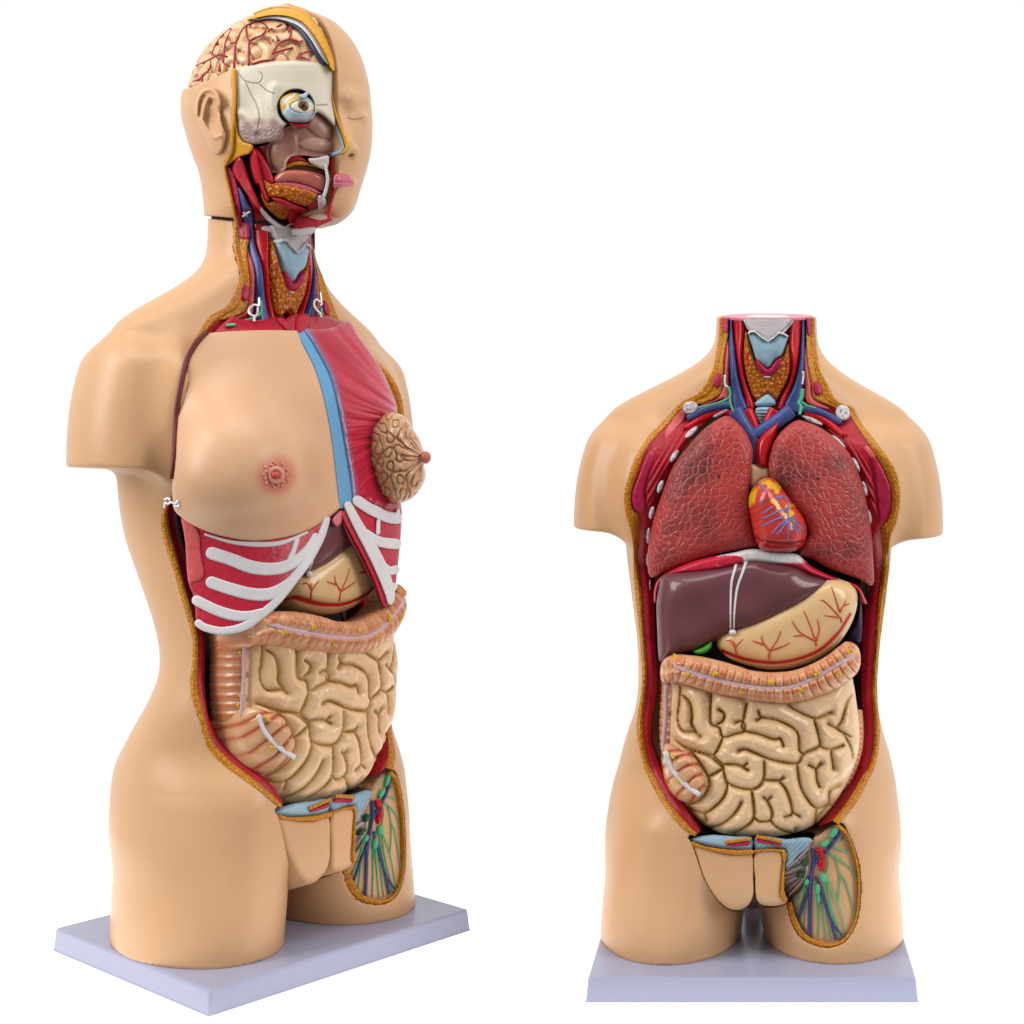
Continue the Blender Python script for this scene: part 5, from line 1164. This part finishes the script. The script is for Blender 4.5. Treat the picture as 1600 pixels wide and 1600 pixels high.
tubes('cut_edge', 'L', [B1((600, 106), (650, 84), (720, 62), (800, 57), (900, 68), (1000, 124), (1080, 220), (1137, 340), (1174, 450), (1180, 520))], hs(0), FATY, hd_, r=3., lift=1.5, taper=.8)
# glands and muscles under the jaw
hpart('salivary_gland', B2((540, 400), (580, 405), (620, 432), (700, 440), (820, 458), (940, 498), (992, 532), (955, 592), (880, 612), (780, 580), (700, 545), (620, 545), (570, 505)), GRAIN, 10, 8, 6, smooth=3)
hpart('salivary_gland', B2((538, 500), (590, 575), (650, 572), (740, 602), (772, 662), (752, 702), (700, 720), (620, 662), (560, 592)), GRAIN, 10, 8, 6, smooth=3)
STM = mat('red_muscle_paint', (202, 32, 56), rough=.28, bump=1.2, bscale=170, var=.15, vscale=120)
hpart('neck_strap_muscle', B2((250, 296), (310, 330), (352, 440), (378, 590), (392, 730), (395, 770), (352, 762), (322, 550)), MAGENTA, 5, 4, 4, smooth=3)
hpart('neck_strap_muscle', B2((345, 238), (392, 240), (450, 400), (530, 590), (560, 650), (520, 640), (430, 520), (368, 430), (312, 335)), STM, 7, 8, 5, smooth=3)
hpart('jugular_vein', B2((344, 445), (392, 490), (440, 590), (470, 650), (474, 800), (402, 775), (376, 600)), VEIN, 8, 7, 6, smooth=3)
hpart('carotid_artery', B2((425, 420), (480, 500), (540, 600), (600, 690), (570, 800), (476, 790), (470, 650), (440, 560)), mat('dark_artery_paint', (168, 8, 26), rough=.25), 12, 8, 7, smooth=3)
hpart('jaw_artery', B2((462, 165), (500, 160), (545, 205), (600, 300), (642, 405), (630, 440), (560, 420), (500, 440), (455, 300)), STM, 12, 9, 8, smooth=3)
hpart('jaw_artery', B2((475, 180), (500, 175), (520, 260), (545, 360), (570, 480), (605, 560), (575, 560), (530, 460), (490, 330)), ARTERY, 6, 8, 4, smooth=3)
hpart('pharynx_wall', B2((470, 160), (590, 128), (580, 190), (600, 250), (640, 330), (600, 300), (545, 205), (500, 165)), mat('pharynx_paint', (134, 10, 26), rough=.3), 17, 4, 4, smooth=3)
hpart('jaw_muscle', B2((615, 545), (700, 552), (790, 592), (900, 640), (990, 718), (985, 745), (900, 705), (800, 652), (700, 602)), STM, 7, 7, 5, smooth=3)
hpart('jaw_muscle', B2((770, 640), (870, 690), (1000, 745), (920, 772), (800, 785), (745, 720)), STM, 8, 7, 6, smooth=3)
hpart('jaw_muscle', B2((960, 560), (1000, 600), (990, 700), (940, 660), (900, 620)), MUSCLE, 9, 6, 5, smooth=3)
hpart('tendon', B2((522, 600), (560, 640), (640, 715), (720, 762), (760, 745), (840, 728), (800, 752), (740, 785), (690, 790), (610, 742), (545, 672)), WHITE, 6, 6, 4, smooth=3)
hpart('laryngeal_membrane', B2((548, 765), (640, 765), (740, 790), (850, 782), (965, 778), (935, 835), (800, 838), (560, 806)), mat('membrane_paint', (214, 206, 208)), 8, 5, 4, smooth=3)
tubes('neck_vessel', 'L', [B2((400, 690), (440, 660), (455, 655)), B2((405, 660), (430, 690))], hs(0), WHITE, hd_, r=2, lift=4)
# seam under the head
a = np.linspace(0, 2*np.pi, 64, endpoint=False)
def seam_ring(k, dz):
    x = 26+82*k*np.cos(a); y = 49+101*k*np.sin(a); return np.stack([x, y, 38+(NECK0+(y+45)*NECKS-38)*ZS+dz], 1)
obj('neck_seam', np.concatenate([seam_ring(.985, -1), seam_ring(.985, 6)]), [[i, (i+1) % 64, 64+(i+1) % 64, 64+i] for i in range(64)]+[list(range(64))[::-1], list(range(64, 128))], BLACKM, L)
# face details on the half with skin
lipm = mat('lip_paint', (222, 108, 134), rough=.25)
HS2 = lambda off: (lambda P: head(P)+off)
hpart('lip', B1((1186, 1292), (1240, 1274), (1290, 1284), (1330, 1330), (1338, 1356), (1280, 1374), (1212, 1376), (1186, 1392)), lipm, 0, smooth=3, surf=HS2(0), thick=8, hf=lambda d, Q: 5*ramp(d, 4)-3.5*np.exp(-((Q[:, 1]-284-.05*(Q[:, 0]-522))/1.2)**2))
tubes('eyelid_crease', 'L', [B1((1290, 868), (1330, 876), (1400, 866))], HS2(0), mat('skin_crease_paint', (196, 140, 98), rough=.4), hd_, r=1.7, lift=-.6, taper=.7)
hpart('nostril', B1((1285, 1150), (1310, 1128), (1332, 1132), (1325, 1150)), mat('nostril_paint', (130, 78, 56), rough=.5), 0, 1, 2, smooth=3, surf=HS2(0), thick=4)
# ear
EARP = B1((165, 840), (168, 740), (212, 660), (280, 642), (335, 682), (356, 770), (352, 850), (368, 930), (392, 990), (385, 1050), (362, 1120), (318, 1140), (275, 1105), (240, 1020), (195, 930))
HEL = [B1((175, 840), (180, 745), (218, 675), (280, 658), (325, 695), (342, 770))]; ANT = [B1((215, 880), (232, 790), (262, 715), (300, 720)), B1((215, 880), (260, 960), (300, 1010), (352, 998))]; TRA = [B1((345, 850), (348, 900), (372, 960))]
def ear_h(d, Q):
    q = np.stack([(Q[:, 0]-270)*4.70588, Q[:, 1]*4.70588], 1)
    con = np.exp(-(((q[:, 0]-282)/42)**2+((q[:, 1]-870)/85)**2)); fos = np.exp(-(((q[:, 0]-288)/26)**2+((q[:, 1]-745)/38)**2))
    return 13*ramp(d, 6)+9*np.exp(-(line_dist(Q, HEL)/3.6)**2)+6*np.exp(-(line_dist(Q, ANT)/3.4)**2)+6*np.exp(-(line_dist(Q, TRA)/3.)**2)-13*con-7*fos-4*np.exp(-(line_dist(q, [[(195, 860), (205, 770), (235, 705)]])/11)**2)
hpart('ear', EARP, SKIN, 1, step=.9, hf=ear_h, smooth=4, thick=12, parent=hd_)
